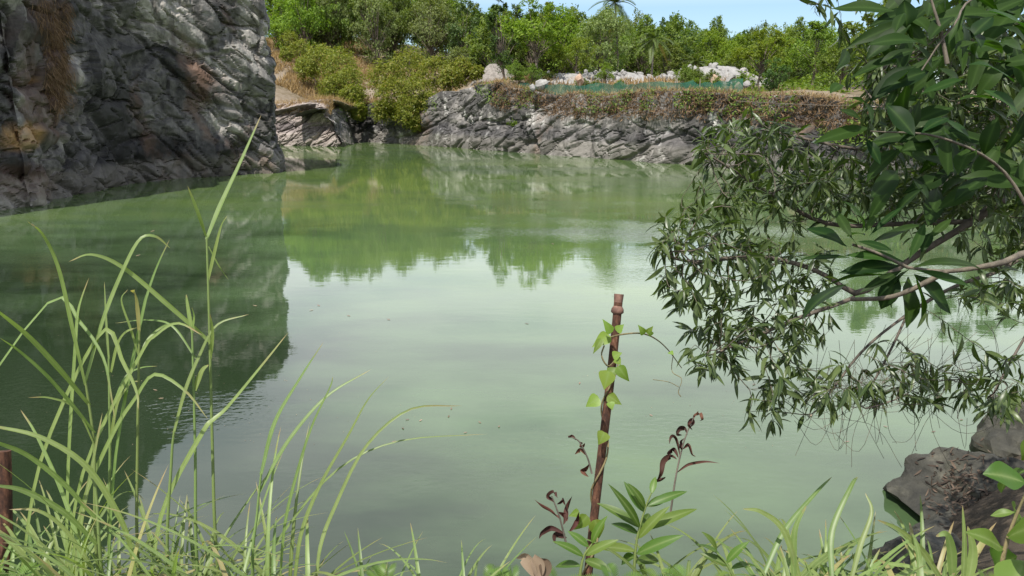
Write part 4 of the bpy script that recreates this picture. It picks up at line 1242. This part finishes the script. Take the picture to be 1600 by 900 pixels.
# lower filling of the clump
def tuft(name, px, py, depth, n, L, w, spread, label, cat, group, seed, mat='grass', bend=(.4, 1.9)):
    r = np.random.default_rng(seed)
    b = at(px, py, depth)
    b[2] = max(gz(b[0], b[1]), b[2] - .12)
    q = MB()
    B = b + r.normal(size=(n, 3)) * np.array([.05, .05, 0])
    D = unit(np.stack([r.normal(size=n) * spread, r.normal(size=n) * spread - .05, np.ones(n)], -1))
    h = unit(D * np.array([1, 1, 0]) + 1e-4)
    N = -h + np.array([0, 0, .2])
    N = unit(np.stack([-D[:, 0], -D[:, 1], np.full(n, .35)], -1))
    leaves(q, B, D, N, L * r.uniform(.5, 1.15, n), w * r.uniform(.6, 1.2, n), -r.uniform(*bend, n) * -1, .25, 12, prof_blade)
    return tag(q.build(name, GRN[mat], origin=b), label, cat, group)
rt = np.random.default_rng(31)
for k in range(24):
    px = rt.uniform(-10, 440); dp = rt.uniform(2.05, 2.9)
    tuft('grass_tuft', px, 905 + rt.uniform(0, 40), dp, 15, rt.uniform(.38, .72), .0095, .40, 'green tuft filling the foot of the tall grass on the left', 'grass tuft', 'grass tufts under the tall stalks', 500 + k)
for k in range(12):
    px = rt.uniform(440, 760); dp = rt.uniform(2.1, 2.8)
    tuft('grass_tuft', px, 930 + rt.uniform(0, 60), dp, 10, rt.uniform(.25, .48), .0085, .5, 'low tuft of grass along the bottom edge left of the rusty post', 'grass tuft', 'grass tufts left of the post', 540 + k)
for k in range(34):
    px = rt.uniform(1030, 1490); dp = rt.uniform(2.1, 3.2)
    tuft('grass_tuft', px, 905 + rt.uniform(0, 45), dp, 12, rt.uniform(.25, .50), .0125, .45, 'broad-bladed bright tuft along the bottom edge right of the rusty post', 'grass tuft', 'grass tufts right of the post', 580 + k, bend=(.6, 2.1))
for px, label, bl in ((1490, 'broad upright grass blades in front of the leaf-strewn boulder', [([(1488, 905), (1486, 860), (1478, 835), (1462, 838)], 9, -.1, .8), ([(1505, 905), (1507, 850), (1504, 790)], 5, 0, .5), ([(1514, 905), (1520, 860), (1512, 822)], 9, 0, .8)]),
                      (1440, 'long arching grass blade bending left below the leaf-strewn boulder', [([(1470, 905), (1440, 860), (1405, 828), (1370, 812)], 6, -.1, .7), ([(1395, 905), (1430, 892), (1480, 898)], 6, .1, .8), ([(1380, 880), (1420, 885), (1450, 896)], 4, 0, .9)]),
                      (1340, 'tall grass blades bending right across the dark water by the shore', [([(1330, 905), (1345, 850), (1362, 800), (1352, 770)], 5, .1, .6), ([(1250, 905), (1225, 830), (1190, 800), (1160, 795)], 6, 0, .8), ([(1240, 905), (1242, 830), (1260, 790)], 6, 0, .5), ([(1190, 905), (1225, 830), (1275, 770), (1300, 745)], 5, .2, .2), ([(1300, 905), (1300, 830), (1330, 760), (1340, 745)], 6, .2, .2)])):
    b = at(px, 930, 2.4)
    root = empty('tall_grass', b, label, 'grass stalk')
    for pts, w, dd, rn in bl:
        q = MB(); blade(q, pts, w, 2.4, dd, rn, .2); q.build('blade', GRN['grass'], root)

# ================================================================ herbs at the foot of the post
def herb(name, stem, depth, lv, label, cat, mat='herb', lmat='stem', bend=.6, prof=prof_lance, fold=.3, wave=.0):
    b = at(*stem[0], depth); root = empty(name, b, label, cat)
    q = MB(); tube(q, [at(px, py, depth) for px, py in stem], [.006, .004, .0025], 5, 18); q.build('stem', M['vine_stem'] if lmat != 'stem' else GRN['stem'], root)
    for bx, by, tx, ty, w in lv:
        a, c = at(bx, by, depth), at(tx, ty, depth + rv.normal() * .07)
        q = MB(); leaves(q, a[None], (c - a + np.array([0, 0, .25 * np.linalg.norm(c - a)]))[None], np.array([[rv.normal() * .3, -.55, .8]]), np.linalg.norm(c - a) * 1.08, (w if mat != 'herb' or lmat != 'stem' else w * .8) / FPX * depth, bend, fold, 10, prof, wave=wave)
        q.build('leaf', GRN[mat], root)
    return root
herb('leafy_herb', [(990, 905), (995, 845), (1008, 795), (1018, 770)], 2.75,
     [(1006, 800, 975, 762, 9), (1008, 795, 992, 765, 8), (1018, 772, 1024, 745, 7), (1012, 790, 1075, 775, 9), (1010, 792, 1050, 780, 9), (1000, 825, 935, 790, 10), (1000, 828, 1022, 805, 8), (1000, 830, 1092, 806, 11),
      (997, 842, 1040, 800, 10), (998, 835, 955, 820, 9), (994, 862, 930, 862, 11), (994, 866, 1060, 850, 12), (993, 870, 965, 885, 12), (992, 880, 1035, 880, 12), (1000, 826, 968, 778, 9)], 'bushy green herb with long pointed leaves right of the rusty post', 'plant')
herb('leafy_herb', [(905, 905), (912, 870), (925, 850)], 2.6,
     [(912, 870, 870, 850, 9), (915, 868, 960, 850, 10), (920, 855, 890, 835, 8), (914, 875, 950, 895, 11), (908, 885, 865, 888, 10), (925, 850, 938, 815, 9)], 'low green herb with narrow leaves at the very foot of the rusty post', 'plant')
herb('leafy_herb', [(1150, 910), (1135, 880), (1118, 862)], 2.6,
     [(1140, 885, 1095, 870, 9), (1135, 880, 1165, 850, 9), (1125, 868, 1085, 850, 8), (1120, 862, 1110, 838, 8), (1142, 890, 1185, 885, 10)], 'low herb among the broad grass right of the bushy one', 'plant')

# dead, curled plants
def withered(stem, depth, curls, label, name='withered_plant'):
    b = at(*stem[0], depth); root = empty(name, b, label, 'dead plant')
    q = MB(); tube(q, [at(px, py, depth) for px, py in stem], [.004, .003, .002], 5, 22); q.build('stem', M['limb'], root)
    for pts, w in curls:
        q = MB(); P = np.array([at(px, py, depth + .03 * math.sin(k * 1.7)) for k, (px, py) in enumerate(pts)])
        ribbon(q, P, w / FPX * depth, (.4, -.8, .3), .75, 20, prof_lance, rv.random(), rv.normal() * 2.0); q.build('leaf', GRN['withered'], root)
    return root
withered([(1048, 800), (1056, 745), (1066, 700), (1074, 675), (1084, 652)], 2.9,
         [([(1080, 664), (1084, 648), (1092, 646), (1097, 654), (1093, 658)], 4), ([(1078, 668), (1082, 660), (1078, 657), (1075, 664), (1082, 672)], 4.5), ([(1074, 680), (1068, 670), (1060, 670), (1057, 678), (1066, 680)], 5), ([(1070, 684), (1062, 690), (1066, 700), (1061, 694)], 4),
          ([(1062, 712), (1055, 688), (1050, 684), (1046, 694)], 5), ([(1060, 716), (1050, 702), (1042, 708), (1048, 714)], 6), ([(1058, 718), (1046, 714), (1036, 722), (1034, 738), (1026, 752)], 6), ([(1066, 702), (1074, 696), (1080, 710), (1087, 714)], 4.5), ([(1055, 740), (1075, 726), (1100, 722), (1125, 724)], 3), ([(1040, 745), (1028, 748), (1020, 752)], 5)],
         'dark dead stem with tightly curled leaves right of the rusty post')
withered([(885, 850), (875, 810), (866, 785), (862, 775)], 2.75,
         [([(866, 786), (858, 776), (866, 770), (872, 778)], 5), ([(870, 788), (880, 780), (884, 790)], 5), ([(880, 820), (888, 795), (894, 775)], 6), ([(876, 812), (860, 800), (835, 780)], 4), ([(884, 835), (860, 825), (846, 832), (842, 842)], 6), ([(886, 840), (870, 838), (868, 850)], 7), ([(888, 832), (902, 815), (905, 800)], 5), ([(872, 800), (882, 806), (886, 815)], 5)],
         'reddish dead plant with crumpled leaves left of the foot of the post')
withered([(925, 740), (918, 715), (905, 690), (893, 683)], 2.95,
         [([(900, 688), (892, 680), (888, 684)], 4), ([(905, 690), (908, 696), (914, 692)], 5), ([(916, 712), (905, 704), (898, 710)], 5), ([(920, 725), (912, 735), (920, 745)], 6)], 'small dead shriveled sprig hanging on the left of the post')
q = MB()
for pts, w in (([(838, 905), (826, 880), (818, 868), (806, 872)], 12), ([(842, 905), (840, 878), (836, 866)], 13), ([(850, 905), (852, 880), (846, 872)], 12)):
    P = np.array([at(px, py, 2.3) for px, py in pts]); ribbon(q, P, w / FPX * 2.3, (.2, -.9, .3), .6, 16, prof_lance, rv.random(), .6)
tag(q.build('dry_leaf', GRN['dry'], origin=at(840, 905, 2.3)), 'large crumpled brown dead leaf at the bottom edge, left of the post', 'dead leaf')

# ferny ground leaves along the bottom edge
def fern(px, py, depth, n, L, label, seed):
    r = np.random.default_rng(seed); b = at(px, py, depth); q = MB()
    for i in range(n):
        a = r.uniform(0, 6.28); d = unit(np.array([math.cos(a), math.sin(a) * .7, r.uniform(.5, 1.1)]))
        t = np.linspace(.12, 1, 16); C = b + d * (t * L)[:, None] + np.array([0, 0, -.45]) * (t ** 2)[:, None] * L
        tube(q, C, [.0022, .001], 4, rnd=.6)
        T = unit(np.gradient(C, axis=0)); S = unit(np.cross(T, [0, 0, 1.]))
        for s in (-1, 1):
            leaves(q, C, S * s + T * .6, np.cross(T, S) * 1.0 + np.array([0, -.2, .6]), L * .24 * np.sin(np.pi * np.clip(t * .92, .05, 1)) ** .7 + .004, .0021, .4, .1, 3, rnd=np.full(16, r.random()))
    return tag(q.build('fern', GRN['herb'], origin=b), label, 'fern', 'ferns along the bottom edge')
for k, (px, dp) in enumerate([(800, 2.25), (870, 2.35), (760, 2.3), (1030, 2.4), (1075, 2.3), (1110, 2.5), (960, 2.3), (600, 2.2), (25, 2.2), (1545, 2.6)]):
    fern(px, 925, dp, 6, .12, 'small bright fern peeping over the bottom edge', 700 + k)

# coarse-leaved plant at the lower right corner
herb('coarse_herb', [(1560, 910), (1572, 850), (1590, 800), (1608, 760)], 1.75,
     [(1600, 755, 1548, 742, 26), (1604, 735, 1552, 762, 20), (1588, 790, 1570, 828, 22), (1586, 800, 1552, 808, 7), (1575, 840, 1640, 820, 30), (1590, 870, 1540, 905, 34), (1600, 880, 1580, 940, 34), (1598, 720, 1625, 690, 22), (1605, 745, 1640, 720, 24), (1568, 860, 1530, 838, 16)],
     'coarse bright-leaved plant with a dark stem at the lower right corner', 'plant', 'herb', 'woody', .7, prof_broad, .2, .12)

# ================================================================ the leaning tree on the right
def colonise(nodes, parent, attr, step=.065, infl=1.6, kill=.085, iters=130):
    nodes = [np.asarray(p, float) for p in nodes]; parent = list(parent)
    A = np.asarray(attr, float); alive = np.ones(len(A), bool)
    NN = np.array(nodes)
    near = np.full(len(A), 1e9); idx = np.zeros(len(A), int)
    def upd(k0):
        nonlocal NN
        NN = np.array(nodes)
        for s in range(k0, len(NN), 256):
            D = np.linalg.norm(A[:, None] - NN[None, s:s + 256], axis=2)
            j = D.argmin(1); d = D[np.arange(len(A)), j]
            m_ = d < near; near[m_] = d[m_]; idx[m_] = j[m_] + s
    upd(0)
    for it in range(iters):
        act = alive & (near < infl)
        if not act.any(): break
        k0 = len(nodes)
        g = {}
        for a in np.nonzero(act)[0]: g.setdefault(idx[a], []).append(a)
        seen = 0
        for i, al in g.items():
            d = unit((unit(A[al] - NN[i])).mean(0) + rt.normal(size=3) * .12)
            p = NN[i] + d * step
            nodes.append(p); parent.append(i); seen += 1
        upd(k0)
        alive &= near > kill
    return np.array(nodes), np.array(parent)

def limb_nodes(paths, step=.08):
    nodes, parent = [], []
    for base, pts in paths:
        P = catmull(np.array(pts), max(3, int(sum(np.linalg.norm(np.diff(np.array(pts), axis=0), axis=1)) / step)))
        if base is None: prev = -1
        else:
            D = np.linalg.norm(np.array(nodes) - P[0], axis=1); prev = int(D.argmin()); P = P[1:]
        for p in P:
            nodes.append(p); parent.append(prev); prev = len(nodes) - 1
    return nodes, parent

def blob_pts(px, py, rx, ry, depth, dd, n, r):
    d = r.normal(size=(n, 3)); d = unit(d) * (r.random((n, 1)) ** .45)
    return np.array([at(px + a * rx, py + b * ry, depth + c * dd) for a, b, c in d])

TD = 4.1
trunk_foot = np.array([3.75, 3.7, gz(3.75, 3.7) - .2])
T1 = [trunk_foot, (3.55, 3.85, 2.6), (3.35, 4.0, 3.8), (3.05, 4.05, 5.0), (2.9, 4.0, 6.2), (2.6, 3.9, 7.0)]
def a_(px, py, d=TD): return tuple(at(px, py, d))
paths = [(None, T1), (0, [T1[3], (3.6, 5.0, 4.6), a_(1660, 320, 6.4), a_(1600, 340, 6.8)]),
 (0, [T1[2], a_(1640, 398), a_(1560, 425), a_(1490, 448), a_(1420, 490), a_(1350, 545), a_(1300, 610), a_(1270, 650)]),
 (0, [a_(1420, 490), a_(1370, 590), a_(1340, 640), a_(1400, 625)]),
 (0, [T1[3], a_(1620, 270), a_(1520, 345), a_(1430, 400, 4.2), a_(1340, 462, 4.2), a_(1260, 492, 4.1), a_(1170, 530, 4.0), a_(1100, 560, 3.9)]),
 (0, [a_(1340, 462, 4.2), a_(1270, 420, 4.2), a_(1180, 400, 4.1), a_(1090, 410, 4.0), a_(1040, 400, 3.9)]),
 (0, [a_(1520, 345), a_(1400, 350, 4.4), a_(1290, 350, 4.4), a_(1200, 300, 4.3), a_(1120, 250, 4.2), a_(1090, 235, 4.1)]),
 (0, [T1[3], a_(1600, 150), a_(1480, 215, 4.3), a_(1360, 235, 4.4), a_(1250, 215, 4.4), a_(1180, 200, 4.4)]),
 (0, [T1[4], a_(1560, 10, 3.9), a_(1470, 60, 4.0), a_(1400, 95, 4.0), a_(1340, 130, 4.0)]),
 (0, [T1[4], a_(1560, -80, 4.0), a_(1440, -70, 4.1), a_(1330, -40, 4.2), a_(1280, -8, 4.2)]),
 (0, [T1[2], a_(1650, 470), a_(1600, 530), a_(1560, 600), a_(1540, 640)]),
 (0, [T1[5], a_(1500, -250, 3.6), a_(1400, -300, 3.4), a_(1300, -330, 3.2)]),
 (0, [T1[5], a_(1650, -300, 3.5), a_(1580, -380, 3.4)]),
]
nodes, par = limb_nodes(paths)
n_limb = len(nodes)
r8 = np.random.default_rng(123)
blobs = [(1170, 225, 95, 48, 4.35, .5, 90), (1245, 285, 150, 60, 4.4, .7, 150), (1110, 360, 95, 55, 4.1, .5, 100), (1075, 445, 62, 45, 4.0, .4, 60), (1180, 425, 130, 70, 4.1, .6, 150), (1190, 520, 120, 48, 4.0, .5, 110),
         (1120, 565, 60, 30, 3.9, .3, 28), (1290, 600, 115, 38, 4.0, .5, 75), (1195, 640, 32, 28, 3.9, .2, 12), (1430, 595, 110, 50, 4.1, .5, 60), (1560, 600, 70, 60, 4.0, .5, 55), (1420, 280, 170, 75, 4.5, .8, 190), (1560, 330, 90, 80, 4.2, .7, 90),
         (1500, 140, 140, 125, 4.1, .8, 190), (1395, 110, 60, 90, 4.1, .6, 60), (1560, 450, 70, 45, 4.0, .6, 30), (1285, -2, 30, 12, 4.2, .3, 9), (1330, 90, 40, 50, 4.2, .3, 14), (1060, 380, 45, 40, 4.0, .3, 30),
         (1540, 60, 110, 90, 3.8, .7, 90), (1450, 190, 120, 60, 3.9, .6, 80), (1570, 230, 70, 60, 3.9, .6, 60), (1300, -330, 170, 110, 3.2, .7, 110), (1450, -250, 200, 100, 3.4, .8, 130), (1560, -180, 240, 150, 3.9, .9, 150), (1440, -330, 200, 110, 3.7, .9, 80), (1640, 330, 120, 110, 6.6, 1.0, 90), (1700, 200, 140, 120, 6.0, 1.0, 80), (1650, -360, 200, 120, 3.4, .8, 70)]  # last blobs: mostly unseen canopy added across the sun to shade tree and boulder
att = np.concatenate([blob_pts(*b[:6], int(b[6] * (3.1 if b[0] < 1300 else 2.3)), r8) for b in blobs])
ND, PR = colonise(nodes, par, att)
print("tree nodes", len(ND))
# pipe-model radii, then chains of tube
kids = [[] for _ in ND]
for i, p_ in enumerate(PR):
    if p_ >= 0: kids[p_].append(i)
load = np.zeros(len(ND))
order = sorted(range(len(ND)), key=lambda i: -i)
done = np.zeros(len(ND)); 
for i in range(len(ND) - 1, -1, -1):
    s = sum(load[c] for c in kids[i] if c > i)
    load[i] = (s if kids[i] else 0) + (1.0 if not kids[i] else 0.05)
rad = .0016 * load ** .46
tip = np.array([len(k) == 0 for k in kids])
tm, lm = MB(), MB()
starts = [i for i, p_ in enumerate(PR) if p_ < 0]
stack = list(starts)
nb_limb = 0
while stack:
    i = stack.pop()
    ch = [i] if PR[i] < 0 else [PR[i], i]
    cur = i
    while kids[cur]:
        k = sorted(kids[cur], key=lambda c: -load[c])
        stack += k[1:]
        cur = k[0]; ch.append(cur)
    if len(ch) < 2: continue
    P = ND[ch]; r_ = np.minimum(rad[ch], .09)
    if PR[i] >= 0: r_[0] = r_[1]
    if len(P) > 3: P[1:-1] = P[1:-1] * .5 + (P[:-2] + P[2:]) * .25
    tube(lm if r_[0] > .006 else tm, P, r_, 7 if r_[0] > .006 else 4)
# leaves along every thin twig and at its end
side_i = np.nonzero((rad < .0042) & (PR >= 0))[0]
side_i = side_i[side_i >= n_limb]
B, D, Nn_, Ls = [], [], [], []
for i in side_i:
    T = unit(ND[i] - ND[PR[i]])
    q2 = ND[i] - np.array([0, 0, CAMZ]); dz_ = q2[1] * CP - q2[2] * SP
    upper = (800 + q2[0] / dz_ * FPX > 1360) and (450 - (q2[2] * CP + q2[1] * SP) / dz_ * FPX < 330)
    m_ = (13 if upper else 8) if tip[i] else (3 if upper else (2 if r8.random() < .5 else 1))
    for q_ in range(m_):
        s = unit(np.cross(T, r8.normal(size=3)))
        d = unit(T * r8.uniform(.35, .9) + s * .8 + np.array([0, 0, -r8.uniform(.1, .75)]))
        B.append(ND[i] + (ND[PR[i]] - ND[i]) * r8.random() * (.9 if not tip[i] else .5)); D.append(d)
        nrm = np.array([0, 0, 1.]) + r8.normal(size=3) * .45
        Nn_.append(nrm); Ls.append(r8.uniform(.05, .135))
B, D, Nn_, Ls = map(np.array, (B, D, Nn_, Ls))
print("narrow leaves", len(B))
fm = MB()
leaves(fm, B, D, Nn_, Ls, Ls * r8.uniform(.075, .12, len(B)), r8.uniform(.2, 1.1, len(B)), .28, 4, prof_lance)
lt = empty('leaning_tree', trunk_foot, 'narrow-leaved tree leaning in from the right, its branches drooping over the pond', 'tree')
lm.build('limbs', M['limb'], lt); tm.build('twigs', M['twig'], lt); fm.build('foliage', GRN['narrow'], lt)
# bare hanging tendrils and threads under the branches
q = MB()
for k in range(46):
    px, py = r8.uniform(1290, 1560), r8.uniform(480, 600)
    dx = r8.normal() * 40
    tube(q, [a_(px, py), a_(px + dx * .4 + r8.normal() * 10, py + r8.uniform(20, 60)), a_(px + dx, py + r8.uniform(60, 130)), a_(px + dx * 1.6, py + r8.uniform(60, 150))], .0013, 3, 14)
for k in range(22):
    px, py = r8.uniform(1220, 1480), r8.uniform(560, 650)
    tube(q, [a_(px, py), a_(px + 50, py + r8.uniform(10, 40)), a_(px + 110, py + r8.uniform(-10, 20)), a_(px + 180, py - r8.uniform(10, 60))], .0013, 3, 14)
q.build('bare_twigs', M['twig'], lt)

# ---------------------------------------------------------------- broad-leaved branch close to the camera
BD = 2.2
bt_foot = np.array([2.35, 1.7, gz(2.35, 1.7) - .1])
bt = empty('broad_leaved_tree', bt_foot, 'young tree with large broad leaves close by on the right', 'tree')
q = MB(); J = at(1640, 395, BD + .1)
tube(q, [bt_foot, (2.2, 1.85, 3.9), tuple(J + np.array([.35, -.1, -.1])), (1.95, 2.0, 5.6), (1.75, 2.0, 6.3)], [.04, .032, .02, .012], 8, 24)
q.build('trunk', M['limb'], bt)
q = MB()
tube(q, [J + np.array([.35, -.1, -.1]), J, at(1560, 412, BD), at(1480, 424, BD), at(1419, 418, BD)], [.012, .010, .007, .005], 6, 20)
tube(q, [at(1480, 424, BD), at(1400, 462, BD), at(1330, 468, BD + .1)], [.008, .007, .006], 6, 12)
tube(q, [at(1419, 418, BD), at(1370, 395, BD), at(1332, 382, BD)], [.005, .004], 5, 10)
tube(q, [(1.95, 2.0, 5.6), at(1570, -30, BD - .1), at(1490, 40, BD - .2), at(1440, 110, BD - .2)], [.005, .003, .002], 6, 16)
tube(q, [at(1480, 100, BD - .2), at(1470, 50, BD - .2), at(1455, 0, BD - .2)], [.006, .003], 5, 8)
tube(q, [J, at(1570, 270, BD + .1), at(1470, 215, BD), at(1360, 205, BD)], [.006, .004, .002], 6, 16)
q.build('branch', M['twig'], bt)
def zl(pts, s, ox, oy): return [(ox + a / s, oy + b / s, ox + c / s, oy + d / s, w / s) for a, b, c, d, w in pts]
BL = zl([(720, 465, 385, 405, 78), (690, 490, 340, 520, 100), (620, 545, 240, 545, 70), (360, 610, 85, 710, 120), (740, 510, 578, 712, 110), (735, 560, 742, 855, 140), (680, 550, 575, 745, 120), (780, 540, 1005, 770, 130), (775, 545, 880, 775, 100),
         (770, 500, 1225, 425, 85), (520, 350, 795, 222, 85), (745, 450, 850, 225, 60), (860, 330, 1012, 188, 52), (820, 410, 885, 280, 60), (500, 310, 708, 118, 40), (640, 400, 480, 330, 50),
         (395, 320, 300, 158, 62), (462, 280, 450, 60, 62), (478, 285, 548, 168, 50), (475, 305, 378, 275, 70), (365, 370, 168, 240, 100), (385, 445, 75, 425, 56), (430, 380, 400, 310, 60), (790, 520, 1130, 600, 60), (700, 520, 460, 640, 60)], 3.914, 1230, 290)
BL2 = zl([(560, 325, 645, 208, 62), (530, 440, 592, 372, 55), (715, 600, 480, 650, 68), (725, 585, 700, 400, 62), (750, 445, 1002, 292, 100), (945, 195, 738, 172, 74), (935, 235, 775, 275, 60), (890, 130, 882, 5, 105), (995, 185, 1105, 60, 95), (985, 80, 1015, -40, 70),
          (1085, 205, 1160, 30, 42), (795, 490, 925, 625, 95), (960, 445, 1155, 370, 95), (840, 408, 808, 492, 36), (575, 515, 690, 555, 50), (1100, 250, 1350, 120, 115), (1275, 55, 1450, 115, 110), (1120, 470, 1320, 440, 70), (960, 620, 1090, 540, 60), (1180, 300, 1420, 330, 100),
          (1190, 180, 1290, 60, 80), (1330, 200, 1470, 230, 90), (1010, 20, 1110, -30, 70), (880, 60, 830, 130, 60), (1150, 120, 1260, 190, 90), (1250, 420, 1440, 520, 90), (900, 330, 820, 420, 70), (1060, 560, 1200, 650, 70), (700, 650, 770, 760, 50)], 3.0, 1120, 0)
r9 = np.random.default_rng(44)
for k in range(130):                                     # further leaves deeper in the same crown
    bx, by = r9.uniform(1390, 1640), r9.uniform(-60, 300)
    an = r9.uniform(0, 6.28); l = r9.uniform(60, 110)
    BL2.append((bx, by, bx + math.cos(an) * l, by + abs(math.sin(an)) * l * .8 - 15, r9.uniform(20, 34)))
XM = MB()
for k, (bx, by, tx, ty, w) in enumerate(BL + BL2):
    dd = BD - (.0 if k < len(BL) else .18) + r9.normal() * .06 + (r9.uniform(.2, 1.0) if k >= len(BL) + len(BL2) - 130 else 0)
    a, c = at(bx, by, dd), at(tx, ty, dd + r9.normal() * .07)
    extra = k >= len(BL) + len(BL2) - 130
    q = XM if extra else MB()
    L = np.linalg.norm(c - a)
    nrm = unit(np.array([r9.normal() * .45, -.55 + r9.normal() * .3, .75]))
    leaves(q, a[None], (c - a + nrm * L * .12)[None], nrm[None], L * 1.05, w / FPX * dd * .52, r9.uniform(.25, .75), r9.uniform(.1, .3), 12, prof_broad, wave=.10)
    if not extra: q.build('leaf', GRN['broad'], bt)
XM.build('foliage', GRN['broad'], bt)
# the thin wire across the water on the right
q = MB(); tube(q, [at(1150, 158, 30), at(1250, 163, 29), at(1345, 164, 28), at(1700, 150, 24)], .012, 4, 30)
tag(q.build('wire', M['bark'], origin=at(1150, 158, 30)), 'thin sagging wire strung from the right bank towards the far wall', 'wire')
